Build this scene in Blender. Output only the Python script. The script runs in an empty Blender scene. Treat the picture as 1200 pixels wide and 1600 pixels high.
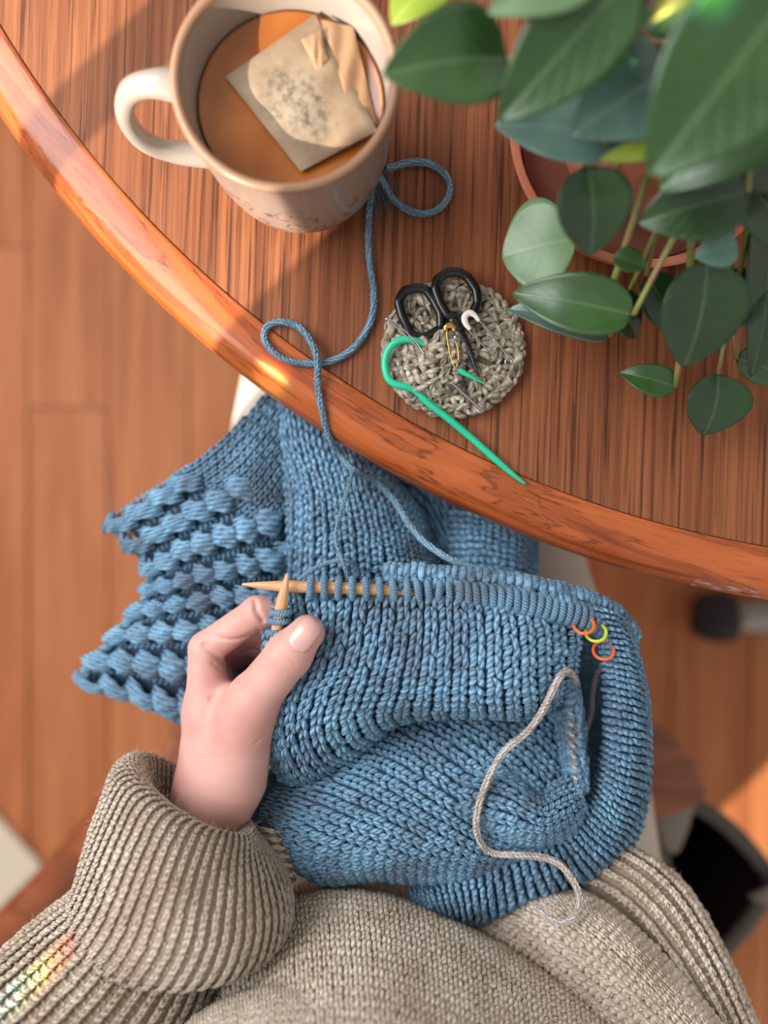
import bpy, bmesh, math, random
import numpy as np
from mathutils import Vector
from mathutils.bvhtree import BVHTree

random.seed(7)
RNG = np.random.default_rng(7)
S = bpy.context.scene
COL = S.collection
PI = math.pi

# ------------------------------------------------------------------ camera, sky, sun, exposure
CAM_Z, FPX, TABLE_Z = 1.16, 1235.0, 0.74
cam = bpy.data.cameras.new('camera')
cam.sensor_fit = 'VERTICAL'
cam.sensor_height = 36.0
cam.lens = FPX / 1600.0 * 36.0
cam.clip_start = 0.01
cam.dof.use_dof = True
cam.dof.focus_distance = 0.398
cam.dof.aperture_fstop = 2.5
cam_o = bpy.data.objects.new('camera', cam)
cam_o.location = (0, 0, CAM_Z)
COL.objects.link(cam_o)
S.camera = cam_o

world = bpy.data.worlds.new('sky')
S.world = world
world.use_nodes = True
world.node_tree.nodes['Background'].inputs[0].default_value = (1.0, 0.95, 0.90, 1)
world.node_tree.nodes['Background'].inputs[1].default_value = 0.66

SUN_AZ = Vector((0.722, 0.692, 0.0)).normalized()
SUN_EL = math.radians(28)
sun_dir = Vector((SUN_AZ.x * math.cos(SUN_EL), SUN_AZ.y * math.cos(SUN_EL), -math.sin(SUN_EL)))
sun = bpy.data.lights.new('sun', 'SUN')
sun.energy = 10.5
sun.angle = math.radians(0.16)
sun.color = (1.0, 0.92, 0.81)
sun_o = bpy.data.objects.new('sun', sun)
sun_o.rotation_euler = sun_dir.to_track_quat('-Z', 'Y').to_euler()
COL.objects.link(sun_o)

key = bpy.data.lights.new('window_daylight', 'AREA')
key.shape = 'RECTANGLE'
key.size, key.size_y = 1.5, 1.1
key.energy = 44.0
key.color = (0.97, 0.98, 1.0)
key_o = bpy.data.objects.new('window_daylight', key)
key_o.location = (-1.15, 0.35, 1.75)
key_o.rotation_euler = (Vector((0, 0, 0.74)) - key_o.location).to_track_quat('-Z', 'Y').to_euler()
COL.objects.link(key_o)

def fleck(target, colour, energy, deg, src):
    """A narrow beam thrown by the faceted glass hanging in the window."""
    l = bpy.data.lights.new('prism_beam', 'SPOT'); l.energy = energy; l.color = colour; l.spot_size = math.radians(deg); l.spot_blend = 0.7; l.shadow_soft_size = 0.002
    o = bpy.data.objects.new('prism_beam', l); o.location = src; COL.objects.link(o)
    o.rotation_euler = (Vector([float(c) for c in target]) - o.location).to_track_quat('-Z', 'Y').to_euler()
def _pt(px, py, zt):
    d = CAM_Z - (TABLE_Z + zt * 0.001); return ((px - 600) * d / FPX, (800 - py) * d / FPX, CAM_Z - d)
RED, YEL, GRN, BLU = (1, 0.12, 0.06), (1, 0.7, 0.08), (0.12, 1, 0.25), (0.15, 0.4, 1)
for x, y, z, c, e in ((430, 578, -3, RED, 14), (418, 592, -4, YEL, 12), (426, 600, -5, GRN, 10), (412, 606, -6, BLU, 8),
                      (1006, 58, 124, RED, 22), (1014, 68, 124, YEL, 30), (1018, 84, 124, GRN, 26), (1026, 98, 124, BLU, 14),
                      (36, 1532, 62, RED, 16), (28, 1545, 62, YEL, 12), (20, 1556, 62, GRN, 16), (8, 1572, 62, BLU, 18)):
    fleck(_pt(x, y, z), c, e * (3.5 if z > 100 else 6), 0.5 if z > 100 else 0.8, (0.12, -0.05, 2.0) if z > 100 else (-0.75, -0.25, 1.75))

S.view_settings.view_transform = 'Standard'
S.view_settings.look = 'None'
S.view_settings.gamma = 1.0
S.view_settings.use_curve_mapping = False
S.view_settings.exposure = 0.0
S.cycles.use_denoising = True

# ------------------------------------------------------------------ helpers: measuring
def P(px, py, zt):
    """World point that the photograph shows at (px, py), zt mm above the table top."""
    d = CAM_Z - (TABLE_Z + zt * 0.001)
    return np.array([(px - 600.0) * d / FPX, (800.0 - py) * d / FPX, CAM_Z - d])

def PA(a):
    a = np.asarray(a, float)
    d = CAM_Z - (TABLE_Z + a[..., 2] * 0.001)
    return np.stack([(a[..., 0] - 600) * d / FPX, (800 - a[..., 1]) * d / FPX, CAM_Z - d], -1)

def mm_px(zt):
    return (CAM_Z - TABLE_Z - zt * 0.001) / FPX

# ------------------------------------------------------------------ helpers: meshes
class MB:
    def __init__(self):
        self.V, self.F, self.U, self.M, self.n = [], [], [], [], 0
    def add(self, V, F, uv=None, m=0):
        V = np.asarray(V, float).reshape(-1, 3)
        if uv is None:
            uv = np.zeros((len(V), 2))
        for f in (F if isinstance(F, list) and len(F) and isinstance(F[0], np.ndarray) else [F]):
            f = np.asarray(f, int)
            if f.size:
                self.F.append(f + self.n)
                self.M.append(np.full(len(f), m, np.int32))
        self.V.append(V); self.U.append(np.asarray(uv, float)); self.n += len(V)
        return self
    def mesh(self, name, mats, smooth=True):
        V = np.concatenate(self.V); U = np.concatenate(self.U)
        me = bpy.data.meshes.new(name)
        loops = np.concatenate([f.ravel() for f in self.F]).astype(np.int32)
        sizes = np.concatenate([np.full(len(f), f.shape[1], np.int32) for f in self.F])
        starts = np.concatenate([[0], np.cumsum(sizes)[:-1]]).astype(np.int32)
        me.vertices.add(len(V)); me.vertices.foreach_set('co', V.astype(np.float32).ravel())
        me.loops.add(len(loops)); me.loops.foreach_set('vertex_index', loops)
        me.polygons.add(len(sizes)); me.polygons.foreach_set('loop_start', starts)
        me.polygons.foreach_set('material_index', np.concatenate(self.M))
        me.polygons.foreach_set('use_smooth', np.full(len(sizes), smooth, bool))
        uvl = me.uv_layers.new(name='uv')
        uvl.data.foreach_set('uv', U[loops].astype(np.float32).ravel())
        for m in (mats if isinstance(mats, (list, tuple)) else [mats]):
            me.materials.append(m)
        me.update(calc_edges=True)
        me.validate()
        return me
    def build(self, name, mats, parent=None, smooth=True, kind=None, label=None):
        return link(name, self.mesh(name, mats, smooth), parent, kind, label)

def link(name, data, parent=None, kind=None, label=None):
    o = bpy.data.objects.new(name, data)
    COL.objects.link(o)
    if parent is not None:
        o.parent = parent
        off = Vector(parent.location) if parent.parent is None else Vector((0, 0, 0))
        o.matrix_parent_inverse.translation = -off
    if kind: o['kind'] = kind
    if label: o['label'] = label
    return o

def thing(name, label, cat, loc=(0, 0, 0), group=None):
    o = bpy.data.objects.new(name, None)
    o.empty_display_size = 0.02
    o.location = tuple(float(c) for c in loc)
    COL.objects.link(o)
    return tag(o, label, cat, group)

def tag(o, label, cat, group=None):
    o['label'] = label; o['category'] = cat
    if group: o['group'] = group
    return o

def grid_faces(nr, nc, closed=False):
    i = np.arange(nr - 1)[:, None]; j = np.arange(nc if closed else nc - 1)[None, :]
    k = (j + 1) % nc
    return np.stack([i * nc + j, i * nc + k, (i + 1) * nc + k, (i + 1) * nc + j], -1).reshape(-1, 4)

def catmull(pts, n, closed=False):
    pts = np.asarray(pts, float)
    m = len(pts)
    t = np.linspace(0, m if closed else m - 1, n, endpoint=not closed)
    i = np.minimum(np.floor(t).astype(int), (m - 1) if closed else m - 2); f = (t - i)[:, None]
    if closed:
        g = lambda k: pts[(i + k) % m]
    else:
        ext = np.vstack([2 * pts[0] - pts[1], pts, 2 * pts[-1] - pts[-2]])
        g = lambda k: ext[i + k + 1]
    p0, p1, p2, p3 = g(-1), g(0), g(1), g(2)
    return 0.5 * ((2 * p1) + (-p0 + p2) * f + (2 * p0 - 5 * p1 + 4 * p2 - p3) * f ** 2 + (-p0 + 3 * p1 - 3 * p2 + p3) * f ** 3)

def frames(path, closed=False):
    path = np.asarray(path, float)
    T = np.roll(path, -1, 0) - np.roll(path, 1, 0)
    if not closed:
        T[0] = path[1] - path[0]; T[-1] = path[-1] - path[-2]
    T /= np.linalg.norm(T, axis=1, keepdims=True) + 1e-12
    up = np.array([0, 0, 1.0]) if abs(T[0][2]) < 0.9 else np.array([0, 1.0, 0])
    A = np.zeros_like(path); a = np.cross(T[0], up); a /= np.linalg.norm(a)
    for i in range(len(path)):
        a = a - T[i] * np.dot(a, T[i]); a /= np.linalg.norm(a) + 1e-12
        A[i] = a
    return T, A, np.cross(T, A)

def sweep(mb, path, r, sides=8, closed=False, caps=True, flat=1.0, m=0, uvscale=1.0):
    """Tube along a path; r scalar or per-point; flat squashes the binormal direction."""
    path = np.asarray(path, float); n = len(path)
    r = np.broadcast_to(np.asarray(r, float), (n,))
    T, A, B = frames(path, closed)
    ph = np.linspace(0, 2 * PI, sides, endpoint=False)
    V = path[:, None] + r[:, None, None] * (np.cos(ph)[None, :, None] * A[:, None] + flat * np.sin(ph)[None, :, None] * B[:, None])
    L = np.concatenate([[0], np.cumsum(np.linalg.norm(np.diff(path, axis=0), axis=1))])
    uv = np.stack(np.broadcast_arrays((ph / (2 * PI))[None, :], L[:, None] * uvscale), -1)
    F = grid_faces(n, sides, True)
    if closed:
        j = np.arange(sides); k = (j + 1) % sides; b = (n - 1) * sides
        F = np.vstack([F, np.stack([b + j, b + k, k, j], -1)])
    Fs = [F]
    if caps and not closed:
        Fs += [np.arange(sides)[None, ::-1].copy(), (np.arange(sides) + (n - 1) * sides)[None, :]]
    mb.add(V.reshape(-1, 3), Fs, uv.reshape(-1, 2), m)
    return mb

def lathe(mb, prof, seg=64, centre=(0, 0, 0), m=0, squash=1.0):
    prof = np.asarray(prof, float)
    a = np.linspace(0, 2 * PI, seg, endpoint=False)
    c = np.asarray(centre, float)
    V = np.stack([prof[:, 0][:, None] * np.cos(a), prof[:, 0][:, None] * np.sin(a) * squash, np.broadcast_to(prof[:, 1][:, None], (len(prof), seg))], -1) + c
    uv = np.stack(np.broadcast_arrays((a / (2 * PI))[None, :], np.linspace(0, 1, len(prof))[:, None]), -1)
    mb.add(V.reshape(-1, 3), grid_faces(len(prof), seg, True), uv.reshape(-1, 2), m)
    return mb

def box(mb, lo, hi, m=0):
    x0, y0, z0 = lo; x1, y1, z1 = hi
    V = [(x0, y0, z0), (x1, y0, z0), (x1, y1, z0), (x0, y1, z0), (x0, y0, z1), (x1, y0, z1), (x1, y1, z1), (x0, y1, z1)]
    F = np.array([[0, 3, 2, 1], [4, 5, 6, 7], [0, 1, 5, 4], [1, 2, 6, 5], [2, 3, 7, 6], [3, 0, 4, 7]])
    mb.add(V, F, None, m); return mb

def bevel(o, w, seg=2):
    b = o.modifiers.new('bevel', 'BEVEL'); b.width = w; b.segments = seg; b.limit_method = 'ANGLE'
    return o

# ------------------------------------------------------------------ helpers: materials
def srgb(r, g, b):
    f = lambda c: (c / 255 / 12.92) if c / 255 <= 0.04045 else ((c / 255 + 0.055) / 1.055) ** 2.4
    return (f(r), f(g), f(b), 1.0)

class MT:
    def __init__(self, name, base=(0.8, 0.8, 0.8, 1), rough=0.5, **kw):
        self.m = bpy.data.materials.new(name); self.m.use_nodes = True
        self.t = self.m.node_tree; self.b = self.t.nodes['Principled BSDF']
        self.set('Base Color', base); self.set('Roughness', rough)
        for k, v in kw.items(): self.set(k.replace('_', ' '), v)
    def set(self, k, v): self.b.inputs[k].default_value = v
    def n(self, typ, ins=None, **props):
        nd = self.t.nodes.new('ShaderNode' + typ)
        for k, v in props.items(): setattr(nd, k, v)
        for k, v in (ins or {}).items():
            if isinstance(v, bpy.types.NodeSocket): self.t.links.new(v, nd.inputs[k])
            else: nd.inputs[k].default_value = v
        return nd
    def to(self, sock, inp): self.t.links.new(sock, self.b.inputs[inp])
    def coord(self, kind='Object', scale=(1, 1, 1), rot=(0, 0, 0), loc=(0, 0, 0)):
        c = self.n('TexCoord')
        return self.n('Mapping', {'Vector': c.outputs[kind], 'Scale': scale, 'Rotation': rot, 'Location': loc}).outputs[0]
    def noise(self, vec, scale, detail=3, rough=0.55, dist=0.0):
        return self.n('TexNoise', {'Vector': vec, 'Scale': scale, 'Detail': detail, 'Roughness': rough, 'Distortion': dist}).outputs['Fac']
    def ramp(self, fac, stops, interp='LINEAR'):
        r = self.n('ValToRGB', {'Fac': fac}); r.color_ramp.interpolation = interp
        e = r.color_ramp.elements
        while len(e) < len(stops): e.new(0.5)
        for el, (p, c) in zip(e, stops):
            el.position = p; el.color = c if len(c) == 4 else (*c, 1)
        return r.outputs[0]
    def mix(self, fac, a, b, mode='MIX'):
        nd = self.n('Mix', data_type='RGBA', blend_type=mode)
        for i, v in ((0, fac), (6, a), (7, b)):
            if isinstance(v, bpy.types.NodeSocket): self.t.links.new(v, nd.inputs[i])
            else: nd.inputs[i].default_value = v
        return nd.outputs[2]
    def math(self, op, a, b=0.0, c=0.0):
        nd = self.n('Math', operation=op)
        for i, v in ((0, a), (1, b), (2, c)):
            if isinstance(v, bpy.types.NodeSocket): self.t.links.new(v, nd.inputs[i])
            else: nd.inputs[i].default_value = v
        return nd.outputs[0]
    def bump(self, h, strength=0.3, dist=0.001):
        self.to(self.n('Bump', {'Height': h, 'Strength': strength, 'Distance': dist}).outputs[0], 'Normal')

def g4(v): return (v, v, v, 1)

def mat_yarn(name, cols, fine=0.5, strand=7.0, tone=34, ply=0.8):
    """Plied wool: twist lines from the tube's own uv, soft sheen, colour drifting along the fabric."""
    M = MT(name, cols[1], 0.95)
    M.set('Specular IOR Level', 0.12); M.set('Sheen Weight', 0.45); M.set('Sheen Roughness', 0.5); M.set('Sheen Tint', cols[2])
    v = M.coord('Object')
    n1 = M.noise(v, tone, 5, 0.65); n2 = M.noise(v, 1500, 2, 0.7)
    col = M.ramp(n1, [(0.34, cols[0]), (0.5, cols[1]), (0.64, cols[2])])
    uvc = M.n('SeparateXYZ', {0: M.coord('UV')})
    wob = M.math('MULTIPLY', M.noise(v, 500, 2), 2.5)
    tw = M.math('SINE', M.math('ADD', wob, M.math('ADD', M.math('MULTIPLY', uvc.outputs[0], 2 * PI * 3), M.math('MULTIPLY', uvc.outputs[1], 2 * PI * strand))))
    tw01 = M.math('POWER', M.math('MULTIPLY_ADD', tw, 0.5, 0.5), 1.6)
    col = M.mix(M.math('MULTIPLY', tw01, ply), col, M.mix(1.0, col, g4(0.50), 'MULTIPLY'))
    col = M.mix(M.math('MULTIPLY', n2, fine), col, M.mix(1.0, col, g4(0.7), 'MULTIPLY'))
    M.to(col, 'Base Color')
    h = M.math('ADD', M.math('MULTIPLY', tw01, -1.0), M.math('MULTIPLY', n2, 0.7))
    M.bump(h, 1.0, 0.0009)
    return M.m

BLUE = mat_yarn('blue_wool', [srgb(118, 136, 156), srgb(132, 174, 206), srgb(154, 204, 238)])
BEIGE = mat_yarn('oatmeal_wool', [srgb(206, 184, 162), srgb(232, 214, 194), srgb(248, 234, 216)], 0.25, ply=0.4)
LINEN = mat_yarn('linen_yarn', [srgb(140, 126, 106), srgb(190, 176, 154), srgb(232, 224, 208)], 0.8, 5, 150, 0.7)
CREAMY = mat_yarn('cream_waste_yarn', [srgb(206, 190, 180), srgb(226, 212, 204), srgb(240, 230, 224)], 0.5, 300)
BLUEYARN = mat_yarn('blue_yarn', [srgb(120, 152, 172), srgb(138, 174, 198), srgb(156, 192, 216)], 0.5, 300)
def backing(name, c):
    M = MT(name, c, 1.0); M.set('Specular IOR Level', 0.0); return M.m
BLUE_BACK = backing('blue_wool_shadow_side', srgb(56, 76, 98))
BEIGE_BACK = backing('oatmeal_wool_inner', srgb(160, 140, 120))
LINEN_BACK = backing('linen_inner', srgb(112, 100, 84))

# ------------------------------------------------------------------ knitted surfaces
class Surf:
    """Interpolating bicubic surface through a net of points net[u][v] (u across the wales, v along them)."""
    def __init__(self, net, closed=False, px=True):
        self.net = PA(net) if px else np.asarray(net, float)
        self.closed = closed
        self.nu, self.nv = self.net.shape[:2]
        g = np.linspace(0, 1, 25)
        U, V = np.meshgrid(g, g, indexing='ij')
        p = self.at(U.ravel(), V.ravel())
        n = self.rawn(U.ravel(), V.ravel())
        k = np.argsort(p[:, 2])[-60:]
        self.sign = 1.0 if np.mean(n[k, 2]) > 0 else -1.0
        q = p.reshape(25, 25, 3)
        self.lu = np.median(np.linalg.norm(np.diff(q, axis=0), axis=2).sum(0))
        self.lv = np.median(np.linalg.norm(np.diff(q, axis=1), axis=2).sum(1))
    @staticmethod
    def w(f):
        return np.stack([-f + 2 * f**2 - f**3, 2 - 5 * f**2 + 3 * f**3, f + 4 * f**2 - 3 * f**3, -f**2 + f**3], -1) * 0.5
    def idx(self, x, n, closed):
        t = x * (n if closed else n - 1)
        i = np.floor(t).astype(int)
        if not closed: i = np.clip(i, 0, n - 2)
        return i, t - i
    def ext(self):
        if not hasattr(self, '_e'):
            N = self.net
            if not self.closed:
                N = np.concatenate([2 * N[:1] - N[1:2], N, 2 * N[-1:] - N[-2:-1]], 0)
            N = np.concatenate([2 * N[:, :1] - N[:, 1:2], N, 2 * N[:, -1:] - N[:, -2:-1]], 1)
            self._e = N
        return self._e
    def at(self, u, v):
        E = self.ext()
        iu, fu = self.idx(u, self.nu, self.closed); iv, fv = self.idx(v, self.nv, False)
        fu = np.clip(fu, -0.6, 1.6); fv = np.clip(fv, -0.6, 1.6)
        wu, wv = self.w(fu), self.w(fv)
        out = np.zeros((len(u), 3))
        for a in range(4):
            ia = (iu + a - 1) % self.nu if self.closed else iu + a
            for b in range(4):
                out += (wu[:, a] * wv[:, b])[:, None] * E[ia, iv + b]
        return out
    def rawn(self, u, v, e=2e-3):
        du = self.at(u + e, v) - self.at(u - e, v); dv = self.at(u, v + e) - self.at(u, v - e)
        n = np.cross(du, dv)
        return n / (np.linalg.norm(n, axis=1, keepdims=True) + 1e-15)
    def normal(self, u, v): return self.rawn(u, v) * self.sign

class Sheared(Surf):
    """The same cloth with its wales running across it at a slant."""
    def __init__(self, base, sh): self.s, self.sh, self.sign, self.closed = base, sh, base.sign, False; self.lu, self.lv = base.lu * (1 + sh), base.lv
    def real_u(self, u, v): return -self.sh + u * (1 + self.sh) + self.sh * v
    def at(self, u, v): return self.s.at(self.real_u(u, v), v)

def tube_template(cl, rad, asp, sides=6):
    """cl: ring centres (a,b,h), rad: ring radii in cell widths -> (verts a,b,h), faces, uv."""
    cl = np.asarray(cl, float); n = len(cl)
    c = cl * np.array([1, asp, 1.0])
    T, A, B = frames(c)
    ph = np.linspace(0, 2 * PI, sides, endpoint=False)
    V = c[:, None] + np.asarray(rad)[:, None, None] * (np.cos(ph)[None, :, None] * A[:, None] + np.sin(ph)[None, :, None] * B[:, None])
    V = V / np.array([1, asp, 1.0])
    uv = np.stack(np.broadcast_arrays((ph / (2 * PI))[None, :], np.linspace(0, 1, n)[:, None] * 0.4), -1)
    return V.reshape(-1, 3), grid_faces(n, sides, True), uv.reshape(-1, 2)

def merge(parts):
    V, F, U, n = [], [], [], 0
    for v, f, u in parts:
        V.append(v); F.append(f + n); U.append(u); n += len(v)
    return np.vstack(V), np.vstack(F), np.vstack(U)

def tpl_knit(asp, fat=0.225, rings=6):
    t = np.linspace(0, 1, rings); ps = []
    for s in (-1, 1):
        cl = np.stack([s * (0.07 + 0.30 * t ** 0.9), -0.30 + 1.38 * t, 0.30 * np.sin(PI * t) ** 0.8 - 0.06 * t], -1)
        ps.append(tube_template(cl, np.maximum(0.07, fat * np.sin(PI * (0.08 + 0.86 * t)) ** 0.6), asp))
    return merge(ps)

def tpl_purl(asp, fat=0.20, rings=7):
    t = np.linspace(0, 1, rings); ps = []
    for b0, s, h0, a0 in ((0.26, 1, 0.02, 0.0), (0.74, -1, 0.0, 0.5)):
        cl = np.stack([a0 - 0.34 + 0.68 * t, b0 + s * 0.20 * np.sin(PI * t), h0 + 0.40 * np.sin(PI * t) - 0.08], -1)
        ps.append(tube_template(cl, np.maximum(0.07, fat * np.sin(PI * (0.08 + 0.84 * t)) ** 0.6), asp))
    return merge(ps)

def tpl_crochet(asp):
    """A chunky crochet knot: two fat legs crossed by a bar."""
    a = tpl_knit(asp, 0.27); t = np.linspace(0, 1, 6)
    cl = np.stack([-0.55 + 1.1 * t, 0.95 + 0.10 * np.sin(PI * t), 0.02 + 0.40 * np.sin(PI * t)], -1)
    return merge([a, tube_template(cl, 0.22 * np.sin(PI * (0.12 + 0.76 * t)) ** 0.5, asp)])

def tpl_fat(asp): return tpl_knit(asp, 0.30, 7)

def tpl_cable(asp):
    """One crossing of a rope cable: four beaded strands sliding over a dome from one side to the other."""
    ps = []; t = np.linspace(0, 1, 13); sm = t * t * (3 - 2 * t)
    for k in range(4):
        cl = np.stack([-0.40 + 0.12 * k + 0.42 * sm, -0.22 - 0.07 * k + 1.36 * t, 0.04 + (0.40 - 0.035 * abs(k - 1.5)) * np.sin(PI * (0.04 + 0.9 * t)) ** 0.8], -1)
        ps.append(tube_template(cl, 0.098 * np.sin(PI * (0.06 + 0.86 * t)) ** 0.45 * (1 + 0.28 * np.cos(3 * 2 * PI * t + k * 1.6)), asp))
    for b in (0.1, 0.35, 0.6, 0.85):                             # the purl gutter between two cables
        tt = np.linspace(0, 1, 5)
        cl = np.stack([-0.60 + 0.22 * tt, b + 0.09 * np.sin(PI * tt), -0.10 + 0.10 * np.sin(PI * tt)], -1)
        ps.append(tube_template(cl, 0.075 * np.sin(PI * (0.15 + 0.7 * tt)) ** 0.5, asp))
    return merge(ps)

FUZZ = {}                                                        # fibres gathered per garment: name -> [points, normals]

def stitches(mb, S_, nu, nv, tpl, jit=0.05, rows=None, lift=0.0, only=None, urange=(0, 1), vrange=(0, 1), hs=1.0, fuzz=None):
    W = S_.lu * (urange[1] - urange[0]) / nu; H = S_.lv * (vrange[1] - vrange[0]) / nv
    V, F, U = tpl(H / W)
    i, j = np.meshgrid(np.arange(nu), np.arange(nv), indexing='ij'); i = i.ravel(); j = j.ravel()
    if only is not None:
        k = only(i, j); i, j = i[k], j[k]
    n = len(i)
    if n == 0: return
    ja = 1 + RNG.normal(0, jit, (n, 1)); jb = 1 + RNG.normal(0, jit, (n, 1)); jh = 1 + RNG.normal(0, jit * 1.5, (n, 1))
    oa = RNG.normal(0, jit * 0.7, (n, 1)); ob = RNG.normal(0, jit, (n, 1)); sh = RNG.normal(0, jit * 1.2, (n, 1))
    A = V[None, :, 0] * ja + oa + sh * (V[None, :, 1] - 0.5); B = (V[None, :, 1] - 0.5) * jb + 0.5 + ob; Hh = V[None, :, 2] * jh + lift
    u = urange[0] + (i[:, None] + 0.5 + A) / nu * (urange[1] - urange[0])
    v = vrange[0] + (j[:, None] + B) / nv * (vrange[1] - vrange[0])
    p = S_.at(u.ravel(), v.ravel()); nn = S_.normal(u.ravel(), v.ravel())
    X = p + nn * (Hh.ravel() * W * hs)[:, None]
    FF = (F[None] + (np.arange(n) * len(V))[:, None, None]).reshape(-1, 4)
    uv = np.tile(U, (n, 1)) + np.repeat(RNG.random((n, 1)) * 3, len(V), 0)
    mb.add(X, FF, uv)
    if fuzz:
        k = RNG.choice(len(X), min(len(X), int(n * 3)), replace=False)
        FUZZ.setdefault(fuzz, []).append((X[k], nn[k]))

def sheet(S_, res=(40, 40), off=0.0, trim=0.02):
    tu = 0.0 if S_.closed else trim
    mb = MB(); g, h = np.linspace(tu, 1 - tu, res[0] + 1), np.linspace(trim, 1 - trim, res[1] + 1)
    U, V = np.meshgrid(g, h, indexing='ij')
    p = S_.at(U.ravel(), V.ravel()) + S_.normal(U.ravel(), V.ravel()) * off
    mb.add(p, grid_faces(res[0] + 1, res[1] + 1), np.stack([U.ravel(), V.ravel()], -1))
    return mb

def knit_part(name, net, nu, nv, root, mats, kind='knit', closed=False, fuzz=None, hs=1.0, urange=(0, 1), vrange=(0, 1), res=(48, 48), label=None, shear=0.0):
    s = Surf(net, closed)
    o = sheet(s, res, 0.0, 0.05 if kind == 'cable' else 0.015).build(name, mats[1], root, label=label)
    mb = MB(); kw = dict(fuzz=fuzz, hs=hs, urange=urange, vrange=vrange)
    if shear:
        n0 = nu; nu = int(nu * (1 + shear)); s = Sheared(s, shear)
        kw['only'] = lambda i, j: np.abs(s.real_u((i + 0.5) / nu, (j + 0.5) / nv) - 0.5) < 0.5 + 0.2 / n0
    if kind == 'knit': stitches(mb, s, nu, nv, tpl_knit, **kw)
    elif kind == 'smooth': stitches(mb, s, nu, nv, tpl_fat, **kw)
    elif kind == 'purl': stitches(mb, s, nu, nv, tpl_purl, **kw)
    elif kind == 'cable': stitches(mb, s, nu, nv, tpl_cable, jit=0.03, only=lambda i, j: j < 4 + i * 1.2, **kw)
    elif kind == 'rib':
        stitches(mb, s, nu, nv, tpl_knit, only=lambda i, j: i % 2 == 0, lift=0.30, **kw)
        stitches(mb, s, nu, nv, tpl_purl, only=lambda i, j: i % 2 == 1, lift=-0.22, **kw)
    mb.build('stitches', mats[0], o, kind='stuff')
    return o, s

def fuzz_object(name, key_, mat, root, length=0.0028, count=9000, width=0.00004):
    ps = np.concatenate([a for a, _ in FUZZ[key_]]); ns = np.concatenate([b for _, b in FUZZ[key_]])
    k = RNG.choice(len(ps), min(count, len(ps)), replace=False); p, n = ps[k], ns[k]
    m = len(p)
    d = n * 0.7 + RNG.normal(0, 0.6, (m, 3)); d /= np.linalg.norm(d, axis=1, keepdims=True)
    e = d + RNG.normal(0, 0.6, (m, 3)); e /= np.linalg.norm(e, axis=1, keepdims=True)
    L = length * (0.4 + RNG.random((m, 1)) ** 2 * 1.3)
    side = np.cross(d, RNG.normal(0, 1, (m, 3))); side /= np.linalg.norm(side, axis=1, keepdims=True)
    q1 = p + d * L * 0.5; q2 = q1 + e * L * 0.5; w = width
    V = np.stack([p - side * w, p + side * w, q1 - side * w, q1 + side * w, q2], 1).reshape(-1, 3)
    b = (np.arange(m) * 5)[:, None]
    mb = MB(); mb.add(V, [b + np.array([[0, 1, 3, 2]]), b + np.array([[2, 3, 4]])])
    return mb.build(name, mat, root, kind='stuff')

def plied(mb, path, r, plies=3, pitch=0.007, sides=6):
    """A plied yarn along a path: plies wound round each other."""
    path = np.asarray(path, float)
    L = np.concatenate([[0], np.cumsum(np.linalg.norm(np.diff(path, axis=0), axis=1))])
    n = max(12, int(L[-1] / 0.0009))
    s = np.linspace(0, L[-1], n)
    q = np.stack([np.interp(s, L, path[:, k]) for k in range(3)], -1)
    T, A, B = frames(q)
    for k in range(plies):
        a = 2 * PI * (s / pitch + k / plies)
        wob = 1 + 0.08 * np.sin(s * 700 + k)
        c = q + (r * 0.48 * wob)[:, None] * (np.cos(a)[:, None] * A + np.sin(a)[:, None] * B)
        sweep(mb, c, r * 0.60, sides)
    FUZZ.setdefault('yarn', []).append((q + A * r * 0.6, A)); FUZZ['yarn'].append((q - A * r * 0.6, -A)); FUZZ['yarn'].append((q + B * r * 0.6, B))
    return mb

# ------------------------------------------------------------------ structure: floor, wall with its windows
def mat_plank():
    M = MT('pine_floorboard', srgb(170, 110, 75), 0.55); M.set('Specular IOR Level', 0.25)
    oi = M.n('ObjectInfo').outputs['Random']
    v = M.coord('Object', (1, 1, 1))
    off = M.n('CombineXYZ', {0: M.math('MULTIPLY', oi, 17.0), 1: M.math('MULTIPLY', oi, 9.0), 2: 0.0}).outputs[0]
    v = M.n('VectorMath', {0: v, 1: off}, operation='ADD').outputs[0]
    vs = M.n('Mapping', {'Vector': v, 'Scale': (9, 0.7, 1)}).outputs[0]
    g = M.noise(vs, 3.0, 5, 0.6, 1.2)
    col = M.ramp(g, [(0.25, srgb(142, 80, 44)), (0.5, srgb(182, 112, 68)), (0.75, srgb(204, 138, 92))])
    col = M.mix(M.math('MULTIPLY', oi, 0.35), col, srgb(160, 88, 48))
    gs = M.noise(M.n('Mapping', {'Vector': v, 'Scale': (60, 2, 1)}).outputs[0], 3, 3)
    col = M.mix(M.math('MULTIPLY', gs, 0.25), col, srgb(120, 64, 34))
    vor = M.n('TexVoronoi', {'Vector': M.n('Mapping', {'Vector': v, 'Scale': (4.2, 2.0, 1)}).outputs[0], 'Scale': 1.0}).outputs['Distance']
    knot = M.ramp(vor, [(0.05, g4(1)), (0.13, g4(0))])
    col = M.mix(M.math('MULTIPLY', knot, 0.8), col, srgb(74, 40, 24))
    M.to(col, 'Base Color')
    M.bump(gs, 0.1, 0.0005)
    return M.m
PLANK = mat_plank()

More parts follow.
